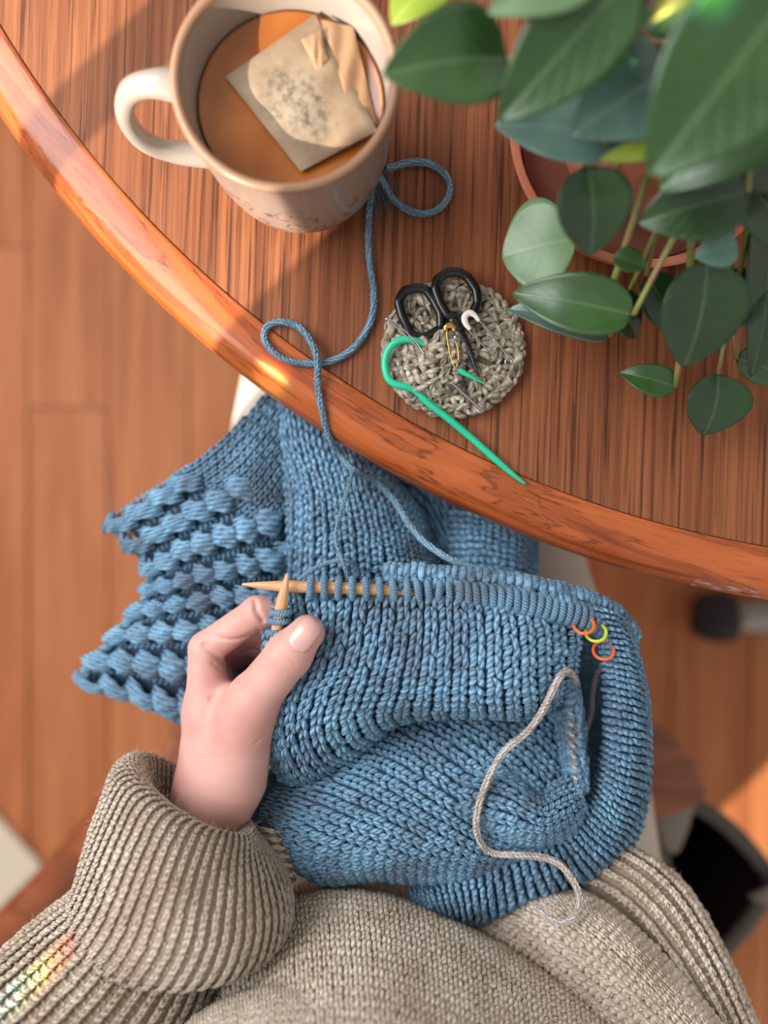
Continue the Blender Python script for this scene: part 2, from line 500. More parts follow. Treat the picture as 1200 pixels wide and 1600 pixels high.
fl = MB(); box(fl, (-1.35, -2.6, -0.04), (1.6, 1.4, -0.012))
floor = fl.build('floor', backing('floor_gap', srgb(52, 30, 20)), kind='structure', smooth=False)
pw, plen = 0.118, 1.9
pm = MB(); box(pm, (-pw / 2 + 0.0012, -plen / 2, -0.02), (pw / 2 - 0.0012, plen / 2, 0.0))
pmesh = pm.mesh('plank', PLANK, False)
for i in range(25):
    for k in range(3):
        o = bpy.data.objects.new('plank', pmesh); COL.objects.link(o); o.parent = floor
        yy = -2.3 + k * (plen + 0.002) + (0.83 * (i * 5 % 7) / 7 - 0.4)
        o.location = (-1.29 + i * pw, yy, RNG.uniform(-0.0008, 0.0))

PLASTER = MT('white_plaster', srgb(222, 214, 202), 0.9)
PLASTER.bump(PLASTER.noise(PLASTER.coord('Object'), 60), 0.1, 0.001)
PLASTER = PLASTER.m
WX = -1.38
def hole(y0, y1, z0, z1): return (y0, y1, z0, z1)
yoff = lambda y0: y0 - (-1.30 - WX + 0.03) * (SUN_AZ.y / SUN_AZ.x)
wins = [(yoff(-1.068), yoff(-0.35), 1.36, 2.2), (yoff(-2.36), yoff(-2.11), 1.24, 1.70)]
wins.sort()
wl = MB()
ys = [-3.2] + [c for w in wins for c in w[:2]] + [1.6]
for k in range(0, len(ys), 2): box(wl, (WX - 0.03, ys[k], -0.04), (WX, ys[k + 1], 2.7))
for (y0, y1, z0, z1) in wins:
    box(wl, (WX - 0.03, y0, -0.04), (WX, y1, z0)); box(wl, (WX - 0.03, y0, z1), (WX, y1, 2.7))
wl.build('wall_left', PLASTER, kind='structure', smooth=False)
WHITEPAINT = MT('white_window_paint', srgb(230, 226, 218), 0.4).m
for n_, (y0, y1, z0, z1) in enumerate(wins):
    fr = MB(); t = 0.035
    for a, b, c, d in ((y0 - t, y0, z0 - t, z1 + t), (y1, y1 + t, z0 - t, z1 + t), (y0, y1, z0 - t, z0), (y0, y1, z1, z1 + t)):
        box(fr, (WX + 0.001, a, c), (WX + 0.02, b, d))
    w = fr.build('window_%d' % (n_ + 1), WHITEPAINT, kind='structure', smooth=False)
    if n_ == 1:
        ym = yoff(-0.862)
        mu = MB(); box(mu, (WX - 0.025, ym - 0.0125, z0), (WX - 0.005, ym + 0.0125, z1)); mu.build('muntin', WHITEPAINT, w, smooth=False)

# ------------------------------------------------------------------ table
def mat_top():
    M = MT('oak_veneer', srgb(160, 100, 70), 0.5); M.set('Specular IOR Level', 0.22)
    v = M.coord('Object', rot=(0, 0, math.radians(2)))
    g1 = M.noise(M.n('Mapping', {'Vector': v, 'Scale': (320, 4, 1)}).outputs[0], 1.0, 4, 0.65, 0.4)
    g2 = M.noise(M.n('Mapping', {'Vector': v, 'Scale': (560, 9, 1)}).outputs[0], 1.0, 3, 0.6)
    g3 = M.noise(M.n('Mapping', {'Vector': v, 'Scale': (45, 2.0, 1)}).outputs[0], 1.0, 3, 0.5)
    col = M.ramp(g3, [(0.3, srgb(128, 76, 46)), (0.7, srgb(154, 95, 60))])
    dk = M.ramp(g1, [(0.40, g4(0)), (0.62, g4(1))])
    col = M.mix(M.math('MULTIPLY', dk, 0.6), col, srgb(84, 43, 26))
    pore = M.ramp(g2, [(0.56, g4(0)), (0.66, g4(1))])
    col = M.mix(M.math('MULTIPLY', pore, 0.75), col, srgb(52, 25, 15))
    M.to(col, 'Base Color')
    M.bump(M.math('SUBTRACT', 1.0, pore), 0.25, 0.0003)
    M.to(M.math('MULTIPLY_ADD', g1, 0.2, 0.42), 'Roughness')
    return M.m
def mat_edge():
    M = MT('varnished_edge_wood', srgb(175, 90, 45), 0.28)
    M.set('Coat Weight', 0.28); M.set('Coat Roughness', 0.12); M.set('Specular IOR Level', 0.3)
    uv = M.coord('UV')
    g1 = M.noise(M.n('Mapping', {'Vector': uv, 'Scale': (26, 5, 1), 'Rotation': (0, 0, 0.012)}).outputs[0], 1.0, 4, 0.55, 1.6)
    g2 = M.noise(M.n('Mapping', {'Vector': uv, 'Scale': (160, 46, 1)}).outputs[0], 1.0, 3, 0.6, 0.3)
    col = M.ramp(g1, [(0.3, srgb(124, 54, 22)), (0.48, srgb(164, 82, 38)), (0.7, srgb(184, 98, 50))])
    ln = M.ramp(g1, [(0.455, g4(0)), (0.47, g4(1)), (0.478, g4(1)), (0.50, g4(0))])
    col = M.mix(M.math('MULTIPLY', ln, M.math('MULTIPLY', g2, 1.2)), col, srgb(62, 26, 14))
    pore = M.ramp(g2, [(0.58, g4(0)), (0.68, g4(1))])
    col = M.mix(M.math('MULTIPLY', pore, 0.4), col, srgb(92, 42, 22))
    # the scuffed, silvery worn strip of varnish low on the rim
    sv = M.n('SeparateXYZ', {0: uv})
    d1 = M.math('ABSOLUTE', M.math('SUBTRACT', sv.outputs[0], 0.7243)); d2 = M.math('ABSOLUTE', M.math('SUBTRACT', sv.outputs[1], 0.50))
    zone = M.math('MULTIPLY', M.math('LESS_THAN', d1, 0.009), M.math('LESS_THAN', d2, 0.06))
    sc = M.ramp(M.noise(M.n('Mapping', {'Vector': uv, 'Scale': (500, 60, 1)}).outputs[0], 1.0, 4), [(0.52, g4(0)), (0.58, g4(1))])
    col = M.mix(M.math('MULTIPLY', zone, sc), col, srgb(176, 166, 168))
    M.to(col, 'Base Color')
    M.to(M.math('MULTIPLY_ADD', g2, 0.25, 0.14), 'Roughness')
    M.bump(g2, 0.12, 0.0003)
    return M.m
TC = np.array([0.3013, 0.5631, 0.0]); TR = 0.618
table = thing('table', 'round brown wooden table with rounded varnished rim', 'table', (TC[0], TC[1], 0))
mb = MB(); lathe(mb, [(0.0001, TABLE_Z), (0.2, TABLE_Z), (0.4, TABLE_Z), (TR - 0.0285, TABLE_Z), (TR - 0.0285, TABLE_Z - 0.03), (0.0001, TABLE_Z - 0.03)], 200, (TC[0], TC[1], 0))
mb.build('tabletop', mat_top(), table, smooth=False)
mb = MB()
prof = [(TR - 0.0280, TABLE_Z - 0.001), (TR - 0.0274, TABLE_Z + 0.0004), (TR - 0.020, TABLE_Z + 0.0002), (TR - 0.012, TABLE_Z - 0.0012), (TR - 0.006, TABLE_Z - 0.004), (TR - 0.002, TABLE_Z - 0.009), (TR, TABLE_Z - 0.016), (TR - 0.0015, TABLE_Z - 0.023), (TR - 0.006, TABLE_Z - 0.029), (TR - 0.014, TABLE_Z - 0.033), (TR - 0.028, TABLE_Z - 0.034)]
lathe(mb, catmull(prof, 40), 360, (TC[0], TC[1], 0))
mb.build('rim_moulding', mat_edge(), table)
METAL = MT('brushed_grey_metal', srgb(150, 145, 138), 0.4, Metallic=0.7).m
RUBBER = MT('black_rubber', srgb(30, 29, 29), 0.7).m
mb = MB(); lathe(mb, [(0.0001, TABLE_Z - 0.03), (0.12, TABLE_Z - 0.031), (0.12, TABLE_Z - 0.04), (0.04, TABLE_Z - 0.05), (0.035, 0.1), (0.05, 0.06), (0.0001, 0.06)], 48, (TC[0], TC[1], 0))
mb.build('pedestal', METAL, table)
ft = np.array([(1112 - 600) * 1.08 / FPX, (800 - 963) * 1.08 / FPX, 0.06])
for k in range(3):
    a0 = math.atan2(ft[1] - TC[1], ft[0] - TC[0]) + k * 2 * PI / 3
    L = math.hypot(ft[1] - TC[1], ft[0] - TC[0]); dv = np.array([math.cos(a0), math.sin(a0), 0])
    ca, sa = math.cos(k * 2 * PI / 3), math.sin(k * 2 * PI / 3)
    def turn(px, py, z):                                         # the swept foot, turned about the pedestal for each of the three
        d = CAM_Z - z; q = np.array([(px - 600) * d / FPX, (800 - py) * d / FPX, 0.0]) - TC
        return TC + np.array([q[0] * ca - q[1] * sa, q[0] * sa + q[1] * ca, z])
    mb = MB(); pth = catmull([TC + dv * 0.03 + [0, 0, 0.085], turn(1330, 640, 0.085), turn(1345, 900, 0.075), turn(1250, 958, 0.065), turn(1145, 964, 0.055)], 26)
    sweep(mb, pth, 0.024, 14); foot = mb.build('foot', METAL, table)
    mb = MB(); pth = catmull([turn(1150, 964, 0.052), turn(1120, 964, 0.046), turn(1082, 958, 0.038)], 8)
    sweep(mb, pth, [0.030, 0.034, 0.036, 0.036, 0.036, 0.034, 0.032, 0.024], 16); mb.build('rubber_cap', RUBBER, foot)

# ------------------------------------------------------------------ mug of tea
def mat_mug():
    M = MT('stoneware_glaze', srgb(154, 138, 126), 0.28)
    v = M.coord('Object')
    n = M.noise(v, 700, 2); sp = M.ramp(n, [(0.66, g4(0)), (0.72, g4(1))])
    col = M.mix(M.math('MULTIPLY', sp, 0.35), srgb(154, 138, 126), srgb(120, 96, 74))
    # painted sprigs round the lower half: soft brown flower shapes and olive leaf strokes
    sx = M.n('SeparateXYZ', {0: v})
    ang = M.n('Math', {0: sx.outputs[1], 1: sx.outputs[0]}, operation='ARCTAN2').outputs[0]
    av = M.n('CombineXYZ', {0: M.math('MULTIPLY', ang, 5.2), 1: M.math('MULTIPLY', sx.outputs[2], 75.0), 2: 0.0}).outputs[0]
    f1 = M.n('TexVoronoi', {'Vector': av, 'Scale': 0.9, 'Randomness': 0.8}).outputs['Distance']
    ringm = M.ramp(f1, [(0.30, g4(0)), (0.36, g4(1)), (0.40, g4(1)), (0.46, g4(0))])
    wob = M.ramp(M.noise(av, 2.5, 3), [(0.42, g4(0)), (0.52, g4(1))])
    zb = M.ramp(M.math('MULTIPLY', sx.outputs[2], 10.0), [(0.10, g4(0)), (0.16, g4(1)), (0.56, g4(1)), (0.66, g4(0))])
    zl = M.ramp(M.math('MULTIPLY', sx.outputs[2], 10.0), [(0.06, g4(0)), (0.10, g4(1)), (0.26, g4(1)), (0.32, g4(0))])
    col = M.mix(M.math('MULTIPLY', M.math('MULTIPLY', ringm, wob), zb), col, srgb(118, 76, 58))
    lv = M.n('Mapping', {'Vector': av, 'Scale': (0.8, 2.6, 1), 'Rotation': (0, 0, 0.35)}).outputs[0]
    f2 = M.n('TexVoronoi', {'Vector': lv, 'Scale': 1.0}).outputs['Distance']
    lf = M.ramp(f2, [(0.36, g4(1)), (0.44, g4(0))])
    col = M.mix(M.math('MULTIPLY', M.math('MULTIPLY', lf, zl), 0.85), col, srgb(82, 82, 62))
    M.to(col, 'Base Color'); M.set('Coat Weight', 0.4)
    return M.m
GLAZE = mat_mug()
PLAIN = MT('plain_glaze', srgb(150, 140, 130), 0.25, Coat_Weight=0.4).m
RIMG = MT('tan_rim_glaze', srgb(142, 108, 84), 0.35).m
MC = P(478, 264, 0)
mug = thing('mug', 'cream stoneware mug of tea with painted brown sprigs and side handle', 'mug', MC)
MH = 0.090
outer = [(0.0001, 0.0035), (0.026, 0.0035), (0.028, 0.0), (0.031, 0.0), (0.033, 0.004), (0.0385, 0.012), (0.043, 0.028), (0.0455, 0.05), (0.0470, 0.072), (0.0485, MH - 0.003)]
inner = [(0.0440, MH - 0.003), (0.0425, 0.072), (0.041, 0.05), (0.037, 0.025), (0.030, 0.010), (0.0001, 0.008)]
top = [(0.0485, MH - 0.003), (0.0483, MH - 0.0008), (0.0465, MH), (0.0447, MH - 0.0008), (0.0440, MH - 0.003)]
mb = MB(); lathe(mb, catmull(outer, 50), 72); ob = mb.build('body', GLAZE); ob.parent = mug
mb = MB(); lathe(mb, catmull(inner, 30), 72); ob = mb.build('inner_wall', PLAIN); ob.parent = mug
mb = MB(); lathe(mb, catmull(top, 12), 72); ob = mb.build('rim', RIMG, label='tan glazed rim'); ob.parent = mug
hd = catmull([(-0.0440, 0.004, 0.073), (-0.058, 0.0045, 0.0755), (-0.071, 0.004, 0.070), (-0.0775, 0.0, 0.056), (-0.0740, -0.004, 0.041), (-0.062, -0.005, 0.031), (-0.040, -0.004, 0.026)], 34)
mb = MB(); sweep(mb, hd, np.interp(np.linspace(0, 1, 34), [0, 0.2, 0.8, 1], [0.0085, 0.0062, 0.0058, 0.0085]), 14, flat=0.75)
ob = mb.build('handle', PLAIN); ob.parent = mug

M = MT('black_tea', srgb(150, 84, 30), 0.04); M.set('Specular IOR Level', 0.5)
vv = M.coord('Object'); M.to(M.ramp(M.noise(vv, 22, 2), [(0.3, srgb(134, 72, 24)), (0.7, srgb(172, 104, 48))]), 'Base Color')
TEAZ = 0.067
mb = MB(); lathe(mb, [(0.0001, TEAZ), (0.02, TEAZ), (0.0405, TEAZ), (0.0415, TEAZ + 0.0006), (0.0405, TEAZ - 0.002), (0.036, 0.024), (0.029, 0.0102), (0.0001, 0.0092)], 64)
tea = mb.build('tea', M.m); tea.location = MC; tag(tea, 'amber brown tea filling the cream stoneware mug', 'drink')

def mat_bag():
    M = MT('tea_bag_paper', srgb(205, 190, 168), 0.75)
    v = M.coord('Object')
    uv = M.n('SeparateXYZ', {0: M.coord('UV')})
    n = M.noise(v, 260, 4, 0.7)
    du = M.math('SUBTRACT', uv.outputs[0], 0.42); dv = M.math('SUBTRACT', uv.outputs[1], 0.52)
    r = M.math('SQRT', M.math('ADD', M.math('MULTIPLY', du, du), M.math('MULTIPLY', M.math('MULTIPLY', dv, dv), 0.7)))
    w = M.ramp(M.math('ADD', r, M.math('MULTIPLY', M.noise(v, 90, 3), 0.35)), [(0.30, g4(1)), (0.56, g4(0))])
    leafs = M.ramp(n, [(0.36, srgb(66, 56, 42)), (0.56, srgb(134, 120, 100))])
    col = M.mix(w, M.ramp(M.noise(v, 60, 2), [(0.3, srgb(124, 100, 76)), (0.7, srgb(144, 124, 100))]), leafs)
    M.to(col, 'Base Color'); M.bump(n, 0.3, 0.001)
    return M.m
# pillow of paper: corners measured on the tea surface
bagz = TABLE_Z + TEAZ
def tea_pt(px, py, h):
    zt = (TEAZ + h) * 1000; return P(px, py, zt)
bag = thing('tea_bag', 'wet paper tea bag with dark leaves floating in the mug of tea', 'tea bag', tuple(P(470, 140, TEAZ * 1000)))
cs = np.array([[352, 120, 2], [492, 22, 4], [590, 204, 4], [470, 268, 2]], float)  # four corners
def pillow(cs, puff, n=22, seed=0):
    g = np.linspace(0, 1, n); U, V = np.meshgrid(g, g, indexing='ij'); U = U.ravel(); V = V.ravel()
    w = np.stack([(1 - U) * (1 - V), U * (1 - V), U * V, (1 - U) * V], -1)
    q = w @ cs
    rr = np.random.default_rng(seed); wr = sum(rr.normal(0, 1) * np.sin(rr.uniform(5, 16) * U + rr.uniform(5, 16) * V + rr.uniform(0, 6)) for _ in range(6))
    e = (16 * U * (1 - U) * V * (1 - V)) ** 0.5
    top = PA(np.stack([q[:, 0], q[:, 1], TEAZ * 1000 + q[:, 2] + puff * e + 0.35 * wr * e ** 0.5], -1))
    bot = PA(np.stack([q[:, 0], q[:, 1], TEAZ * 1000 + q[:, 2] - 0.4 - puff * 0.6 * e], -1))
    mb = MB(); F = grid_faces(n, n); uv = np.stack([U, V], -1)
    mb.add(top, F, uv); mb.add(bot, F[:, ::-1].copy(), uv)
    return mb
pillow(cs, 4.0).build('pouch', mat_bag(), bag)
PAPER = MT('thin_tea_paper', srgb(150, 114, 82), 0.7, Transmission_Weight=0.0).m
pillow(np.array([[500, 30, 5.5], [552, 42, 4.5], [590, 196, 1.5], [540, 150, 6]], float), 0.8, 14, 3).build('paper_flap', PAPER, bag, label='folded paper flap of the bag')
pillow(np.array([[470, 62, 7], [500, 48, 8], [512, 92, 7.5], [496, 112, 7]], float), 1.2, 10, 5).build('paper_fold', PAPER, bag)

# ------------------------------------------------------------------ potted plant on its saucer
TERRA = MT('terracotta', srgb(190, 116, 88), 0.8)
TERRA.to(TERRA.ramp(TERRA.noise(TERRA.coord('Object'), 45, 4), [(0.3, srgb(176, 102, 76)), (0.7, srgb(200, 128, 100))]), 'Base Color'); TERRA = TERRA.m
PC = P(992, 232, 0)
sau = MB(); lathe(sau, catmull([(0.0001, 0.001), (0.05, 0.0005), (0.060, 0.0), (0.066, 0.008), (0.0695, 0.020), (0.0700, 0.0222), (0.0675, 0.0225), (0.0655, 0.0215), (0.0640, 0.016), (0.0605, 0.007), (0.055, 0.0045), (0.0001, 0.004)], 60), 72)
sau = sau.build('saucer', TERRA); sau.location = PC; fl_ = MB(); lathe(fl_, [(0.0001, 0.0046), (0.055, 0.0052), (0.0600, 0.0072), (0.0630, 0.0150)], 64); fl_ = fl_.build('shaded_floor', MT('shaded_terracotta', srgb(112, 66, 50), 0.55).m); fl_.parent = sau; tag(sau, 'round terracotta saucer under the potted plant', 'saucer')  # shade inside the saucer painted as a darker brown floor
plant = thing('potted_plant', 'leafy green houseplant with glossy pointed leaves in a terracotta pot', 'plant', (PC[0], PC[1], TABLE_Z + 0.005))
pot = MB(); lathe(pot, catmull([(0.0001, 0.0), (0.036, 0.0), (0.039, 0.002), (0.044, 0.035), (0.049, 0.070), (0.0495, 0.0715), (0.0545, 0.072), (0.0560, 0.074), (0.0575, 0.092), (0.0565, 0.094), (0.0530, 0.094), (0.0515, 0.092), (0.049, 0.078), (0.0001, 0.078)], 70), 64)
pot = pot.build('pot', TERRA); pot.parent = plant
SOIL = MT('potting_soil', srgb(70, 48, 36), 1.0); SOIL.bump(SOIL.noise(SOIL.coord('Object'), 300, 4), 1.0, 0.004); SOIL = SOIL.m
so = MB(); lathe(so, [(0.0001, 0.084), (0.02, 0.085), (0.04, 0.083), (0.0512, 0.082), (0.05, 0.079), (0.0001, 0.0785)], 40); so = so.build('soil', SOIL); so.parent = plant

def mat_leaf(name, dark, mid, light, rough=0.3):
    M = MT(name, mid, rough); M.set('Coat Weight', 0.55); M.set('Coat Roughness', 0.25); M.set('Coat Tint', (0.85, 0.95, 1.0, 1))
    M.set('Specular IOR Level', 0.45)
    uv = M.n('SeparateXYZ', {0: M.coord('UV')}); v = M.coord('Object')
    a = M.math('ABSOLUTE', M.math('SUBTRACT', uv.outputs[0], 0.5))
    rib = M.ramp(a, [(0.008, g4(1)), (0.035, g4(0))])
    sv = M.math('SINE', M.math('MULTIPLY', M.math('SUBTRACT', uv.outputs[1], M.math('MULTIPLY', a, 0.9)), 42.0))
    side = M.ramp(sv, [(0.90, g4(0)), (0.99, g4(1))])
    col = M.ramp(M.noise(v, 35, 3), [(0.3, dark), (0.7, mid)])
    col = M.mix(M.math('MULTIPLY', rib, 0.30), col, light)
    col = M.mix(M.math('MULTIPLY', side, 0.07), col, light)
    M.to(col, 'Base Color')
    M.bump(M.math('ADD', M.math('MULTIPLY', side, -0.4), M.math('MULTIPLY', rib, -1.0)), 0.3, 0.0008)
    M.set('Subsurface Weight', 0.0)
    # leaves let light through
    tr = M.n('BsdfTranslucent', {'Color': M.mix(0.5, col, srgb(150, 170, 40))})
    mx = M.n('MixShader', {0: 0.22}); M.t.links.new(M.b.outputs[0], mx.inputs[1]); M.t.links.new(tr.outputs[0], mx.inputs[2])
    M.t.links.new(mx.outputs[0], M.t.nodes['Material Output'].inputs['Surface'])
    return M.m
LEAF = {
    'dark': mat_leaf('leaf_deep_green', srgb(28, 54, 24), srgb(44, 76, 34), srgb(110, 136, 92)),
    'mid': mat_leaf('leaf_green', srgb(44, 78, 34), srgb(64, 100, 46), srgb(132, 160, 110)),
    'pale': mat_leaf('leaf_pale_back', srgb(98, 128, 84), srgb(122, 150, 104), srgb(160, 180, 140), 0.45),
    'blue': mat_leaf('leaf_sky_sheen', srgb(76, 108, 94), srgb(108, 142, 126), srgb(150, 180, 160), 0.25),  # leaf green with the bluish sky reflection mixed into its colour
    'lime': mat_leaf('leaf_young_lime', srgb(120, 140, 30), srgb(150, 164, 44), srgb(186, 190, 90), 0.4),
}
def leaf(bx, by, bz, tx, ty, tz, wpx, kind, roll=0.0, arch=0.12, cup=0.18, blunt=0.0):
    """Leaf from its base to its tip (px, mm above the table), wpx wide in the photograph."""
    b, t = P(bx, by, bz), P(tx, ty, tz)
    L = np.linalg.norm(t - b); y = (t - b) / L
    x = np.cross(y, [0, 0, 1.0]); x /= np.linalg.norm(x); n = np.cross(x, y)
    c, s = math.cos(roll), math.sin(roll); x, n = x * c + n * s, n * c - x * s
    w = wpx * mm_px((bz + tz) / 2) * 0.5
    nv, nu = 22, 13
    v = np.linspace(0, 1, nv); u = np.linspace(-1, 1, nu)
    prof = np.sin(PI * np.clip(v, 0, 1) ** (0.72 + blunt)) ** (0.62) * (1 - 0.30 * v ** 5)
    prof = prof / prof.max(); prof[0] = 0.03; prof[-1] = 0.0
    V = b + v[:, None, None] * L * y + (prof[:, None] * u[None, :] * w)[..., None] * x
    hgt = arch * L * np.sin(PI * v)[:, None] + cup * w * (np.abs(u) ** 1.5)[None, :] * prof[:, None] * (1 - 0.3 * v[:, None]) + 0.03 * w * np.sin(9 * v)[:, None] * np.abs(u)[None, :]
    V = V + hgt[..., None] * n
    uv = np.stack(np.broadcast_arrays(0.5 + 0.5 * u[None, :] * prof[:, None], v[:, None]), -1)
    mb = MB(); mb.add(V.reshape(-1, 3), grid_faces(nv, nu), uv.reshape(-1, 2))
    o = mb.build('leaf', LEAF[kind], plant)
    so_ = o.modifiers.new('thickness', 'SOLIDIFY'); so_.thickness = 0.0005; so_.offset = 0
    return b
STEMM = MT('leaf_stalk', srgb(120, 132, 60), 0.5); STEMM.to(STEMM.ramp(STEMM.noise(STEMM.coord('Object'), 60, 2), [(0.35, srgb(150, 110, 84)), (0.6, srgb(124, 140, 66))]), 'Base Color'); STEMM = STEMM.m
def stem(pts, r=0.0016, name='stem'):
    mb = MB(); q = catmull(pts, 16); sweep(mb, q, np.linspace(r * 1.15, r * 0.8, 16), 8); mb.build(name, STEMM, plant)
SC = np.array([PC[0], PC[1], TABLE_Z + 0.088])
LEAVES = [
    # base px, zt   tip px, zt   width kind  roll arch cup
    (792, 92, 128, 596, 118, 138, 150, 'mid', 0.15, 0.10, 0.35),
    (700, -40, 112, 612, 40, 112, 96, 'lime', -0.2, 0.1, 0.2),
    (930, -50, 150, 762, 22, 150, 110, 'pale', 0.1, 0.12, 0.2),
    (985, -40, 150, 778, 190, 132, 150, 'mid', 0.25, 0.10, 0.25),
    (985, 220, 112, 772, 196, 104, 118, 'blue', -0.15, 0.05, 0.12),
    (1045, 112, 118, 893, 212, 118, 158, 'blue', 0.1, 0.12, 0.3),
    (930, 60, 100, 1065, 110, 106, 120, 'dark', 0.0, 0.1, 0.2),
    (1230, -10, 172, 1012, 276, 150, 220, 'mid', 0.10, 0.10, 0.25),
    (1190, -60, 150, 1010, 40, 150, 170, 'dark', 0.2, 0.1, 0.2),
    (1225, 150, 132, 1030, 300, 118, 150, 'mid', -0.2, 0.1, 0.25),
    (1050, 222, 122, 936, 250, 116, 34, 'lime', 0.3, 0.05, 0.3),
    (918, 258, 112, 922, 400, 96, 120, 'dark', 0.05, 0.14, 0.25),
    (900, 372, 58, 784, 402, 44, 152, 'pale', -0.1, 0.05, 0.10, 0.25),
    (990, 492, 70, 800, 458, 56, 92, 'mid', 0.15, 0.10, 0.28),
    (952, 462, 60, 992, 528, 46, 66, 'dark', 0.2, 0.10, 0.25),
    (952, 526, 34, 793, 484, 26, 74, 'blue', -0.35, 0.10, 0.35),
    (1168, 300, 112, 996, 348, 104, 112, 'dark', 0.2, 0.10, 0.25),
    (1105, 408, 84, 1068, 574, 62, 140, 'dark', 0.12, 0.10, 0.22),
    (1195, 300, 74, 1172, 590, 40, 96, 'dark', 0.25, 0.08, 0.2),
    (1152, 382, 98, 1086, 402, 94, 60, 'blue', 0.0, 0.1, 0.2),
    (1056, 604, 30, 968, 582, 26, 50, 'mid', 0.1, 0.12, 0.25),
    (1122, 584, 34, 1098, 680, 22, 104, 'dark', 0.1, 0.16, 0.30),
    (1150, 560, 30, 1225, 590, 20, 60, 'mid', 0.0, 0.1, 0.2),
    (1120, 500, 56, 1190, 420, 60, 90, 'dark', 0.1, 0.1, 0.2),
    (960, 400, 78, 1010, 420, 80, 40, 'mid', 0.0, 0.1, 0.2),
    (1010, 430, 60, 1050, 520, 46, 70, 'dark', 0.0, 0.1, 0.2),
    (1130, 200, 104, 1250, 300, 104, 140, 'dark', 0.0, 0.1, 0.2),
    (1140, 260, 96, 1240, 400, 84, 120, 'dark', 0.1, 0.1, 0.2),
    (870, -40, 128, 842, 110, 112, 86, 'blue', 0.3, 0.1, 0.3),
    (1080, 60, 110, 1080, 190, 96, 110, 'dark', 0.0, 0.1, 0.2),
    (910, 30, 100, 900, 150, 92, 100, 'dark', 0.2, 0.1, 0.2),
]
for k, L_ in enumerate(LEAVES):
    b = leaf(*L_)
    if k in (1, 2, 8, 19, 24): continue
    hub = SC + np.array([0.018 * math.cos(k * 2.4), 0.018 * math.sin(k * 2.4), -0.006])
    mid = (hub + b) / 2 + np.array([0, 0, 0.012 if b[2] > TABLE_Z + 0.08 else 0.022])
    stem([hub, mid, b], 0.0013 + 0.0003 * (k % 3))

# ------------------------------------------------------------------ crocheted coaster and the small tools on it
class Polar(Surf):
    def __init__(self, c, ax, ay, r0, r1, zt0, dome, ang=(0, 2 * PI)):
        self.c, self.ax, self.ay, self.r0, self.r1, self.z0, self.dome, self.ang = c, ax, ay, r0, r1, zt0, dome, ang
        self.sign = 1.0
        self.lu = abs(ang[1] - ang[0]) * (r0 + r1) / 2 * math.sqrt(ax * ay); self.lv = (r1 - r0) * math.sqrt(ax * ay)
        q = self.rawn(np.array([0.3]), np.array([0.5])); self.sign = 1.0 if q[0, 2] > 0 else -1.0
    def at(self, u, v):
        a = self.ang[0] + u * (self.ang[1] - self.ang[0]); r = self.r0 + v * (self.r1 - self.r0)
        z = self.z0 + self.dome * (1 - r ** 2) - 2.0 * np.clip(r - 0.93, 0, 1) * 10
        z = TABLE_Z + z * 0.001
        return np.stack([self.c[0] + self.ax * r * np.cos(a), self.c[1] + self.ay * r * np.sin(a), z], -1)
CC = P(708, 546, 4)
coaster = thing('crochet_coaster', 'round linen-coloured crochet coaster holding small sewing tools on the table', 'coaster', (CC[0], CC[1], TABLE_Z))
RA, RB = 0.0362, 0.0352
mb = MB(); lathe(mb, [(0.0001, 0.0005), (0.0335, 0.0005), (0.0352, 0.002), (0.034, 0.0042), (0.02, 0.0048), (0.0001, 0.005)], 64, (CC[0], CC[1], TABLE_Z))
disc = mb.build('disc', LINEN_BACK, coaster)
mb = MB()
for r0, r1, n in ((0.02, 0.20, 4), (0.20, 0.38, 10), (0.38, 0.56, 15), (0.56, 0.73, 20), (0.73, 0.90, 25)):
    stitches(mb, Polar(CC, RA, RB, r0, r1, 4.2, 1.0), n, 1, tpl_crochet, 0.14, fuzz='linen', hs=1.0)
pol = Polar(CC, RA, RB, 0.84, 1.02, 3.6, 1.0)
class Chain(Surf):                                               # the edge chain: wales run round the rim
    def __init__(self, pol): self.p = pol; self.sign = 1.0; self.lu, self.lv = pol.lv, pol.lu; q = self.rawn(np.array([0.5]), np.array([0.5])); self.sign = 1.0 if q[0, 2] > 0 else -1.0
    def at(self, u, v): return self.p.at(v, u)
stitches(mb, Chain(pol), 1, 46, tpl_knit, 0.08, lift=0.12, fuzz='linen')
mb.build('stitches', LINEN, disc, kind='stuff')
# the half-round pocket that covers the blades
FC = P(672, 585, 6)
fs = Surf([[(612, 545, 5), (615, 580, 6), (628, 612, 6), (655, 632, 5)], [(640, 540, 9), (645, 575, 11), (655, 605, 11), (676, 628, 6)], [(668, 528, 12), (680, 562, 14), (688, 590, 13), (698, 618, 7)], [(706, 520, 11), (712, 552, 13), (710, 580, 12), (708, 602, 6)], [(730, 528, 7), (722, 556, 9), (716, 578, 9), (712, 592, 5)]])
flap = sheet(fs, (24, 24)).build('pocket', LINEN_BACK, coaster)
mb = MB(); stitches(mb, fs, 6, 6, tpl_crochet, 0.14, fuzz='linen', hs=1.0); mb.build('stitches', LINEN, flap, kind='stuff')

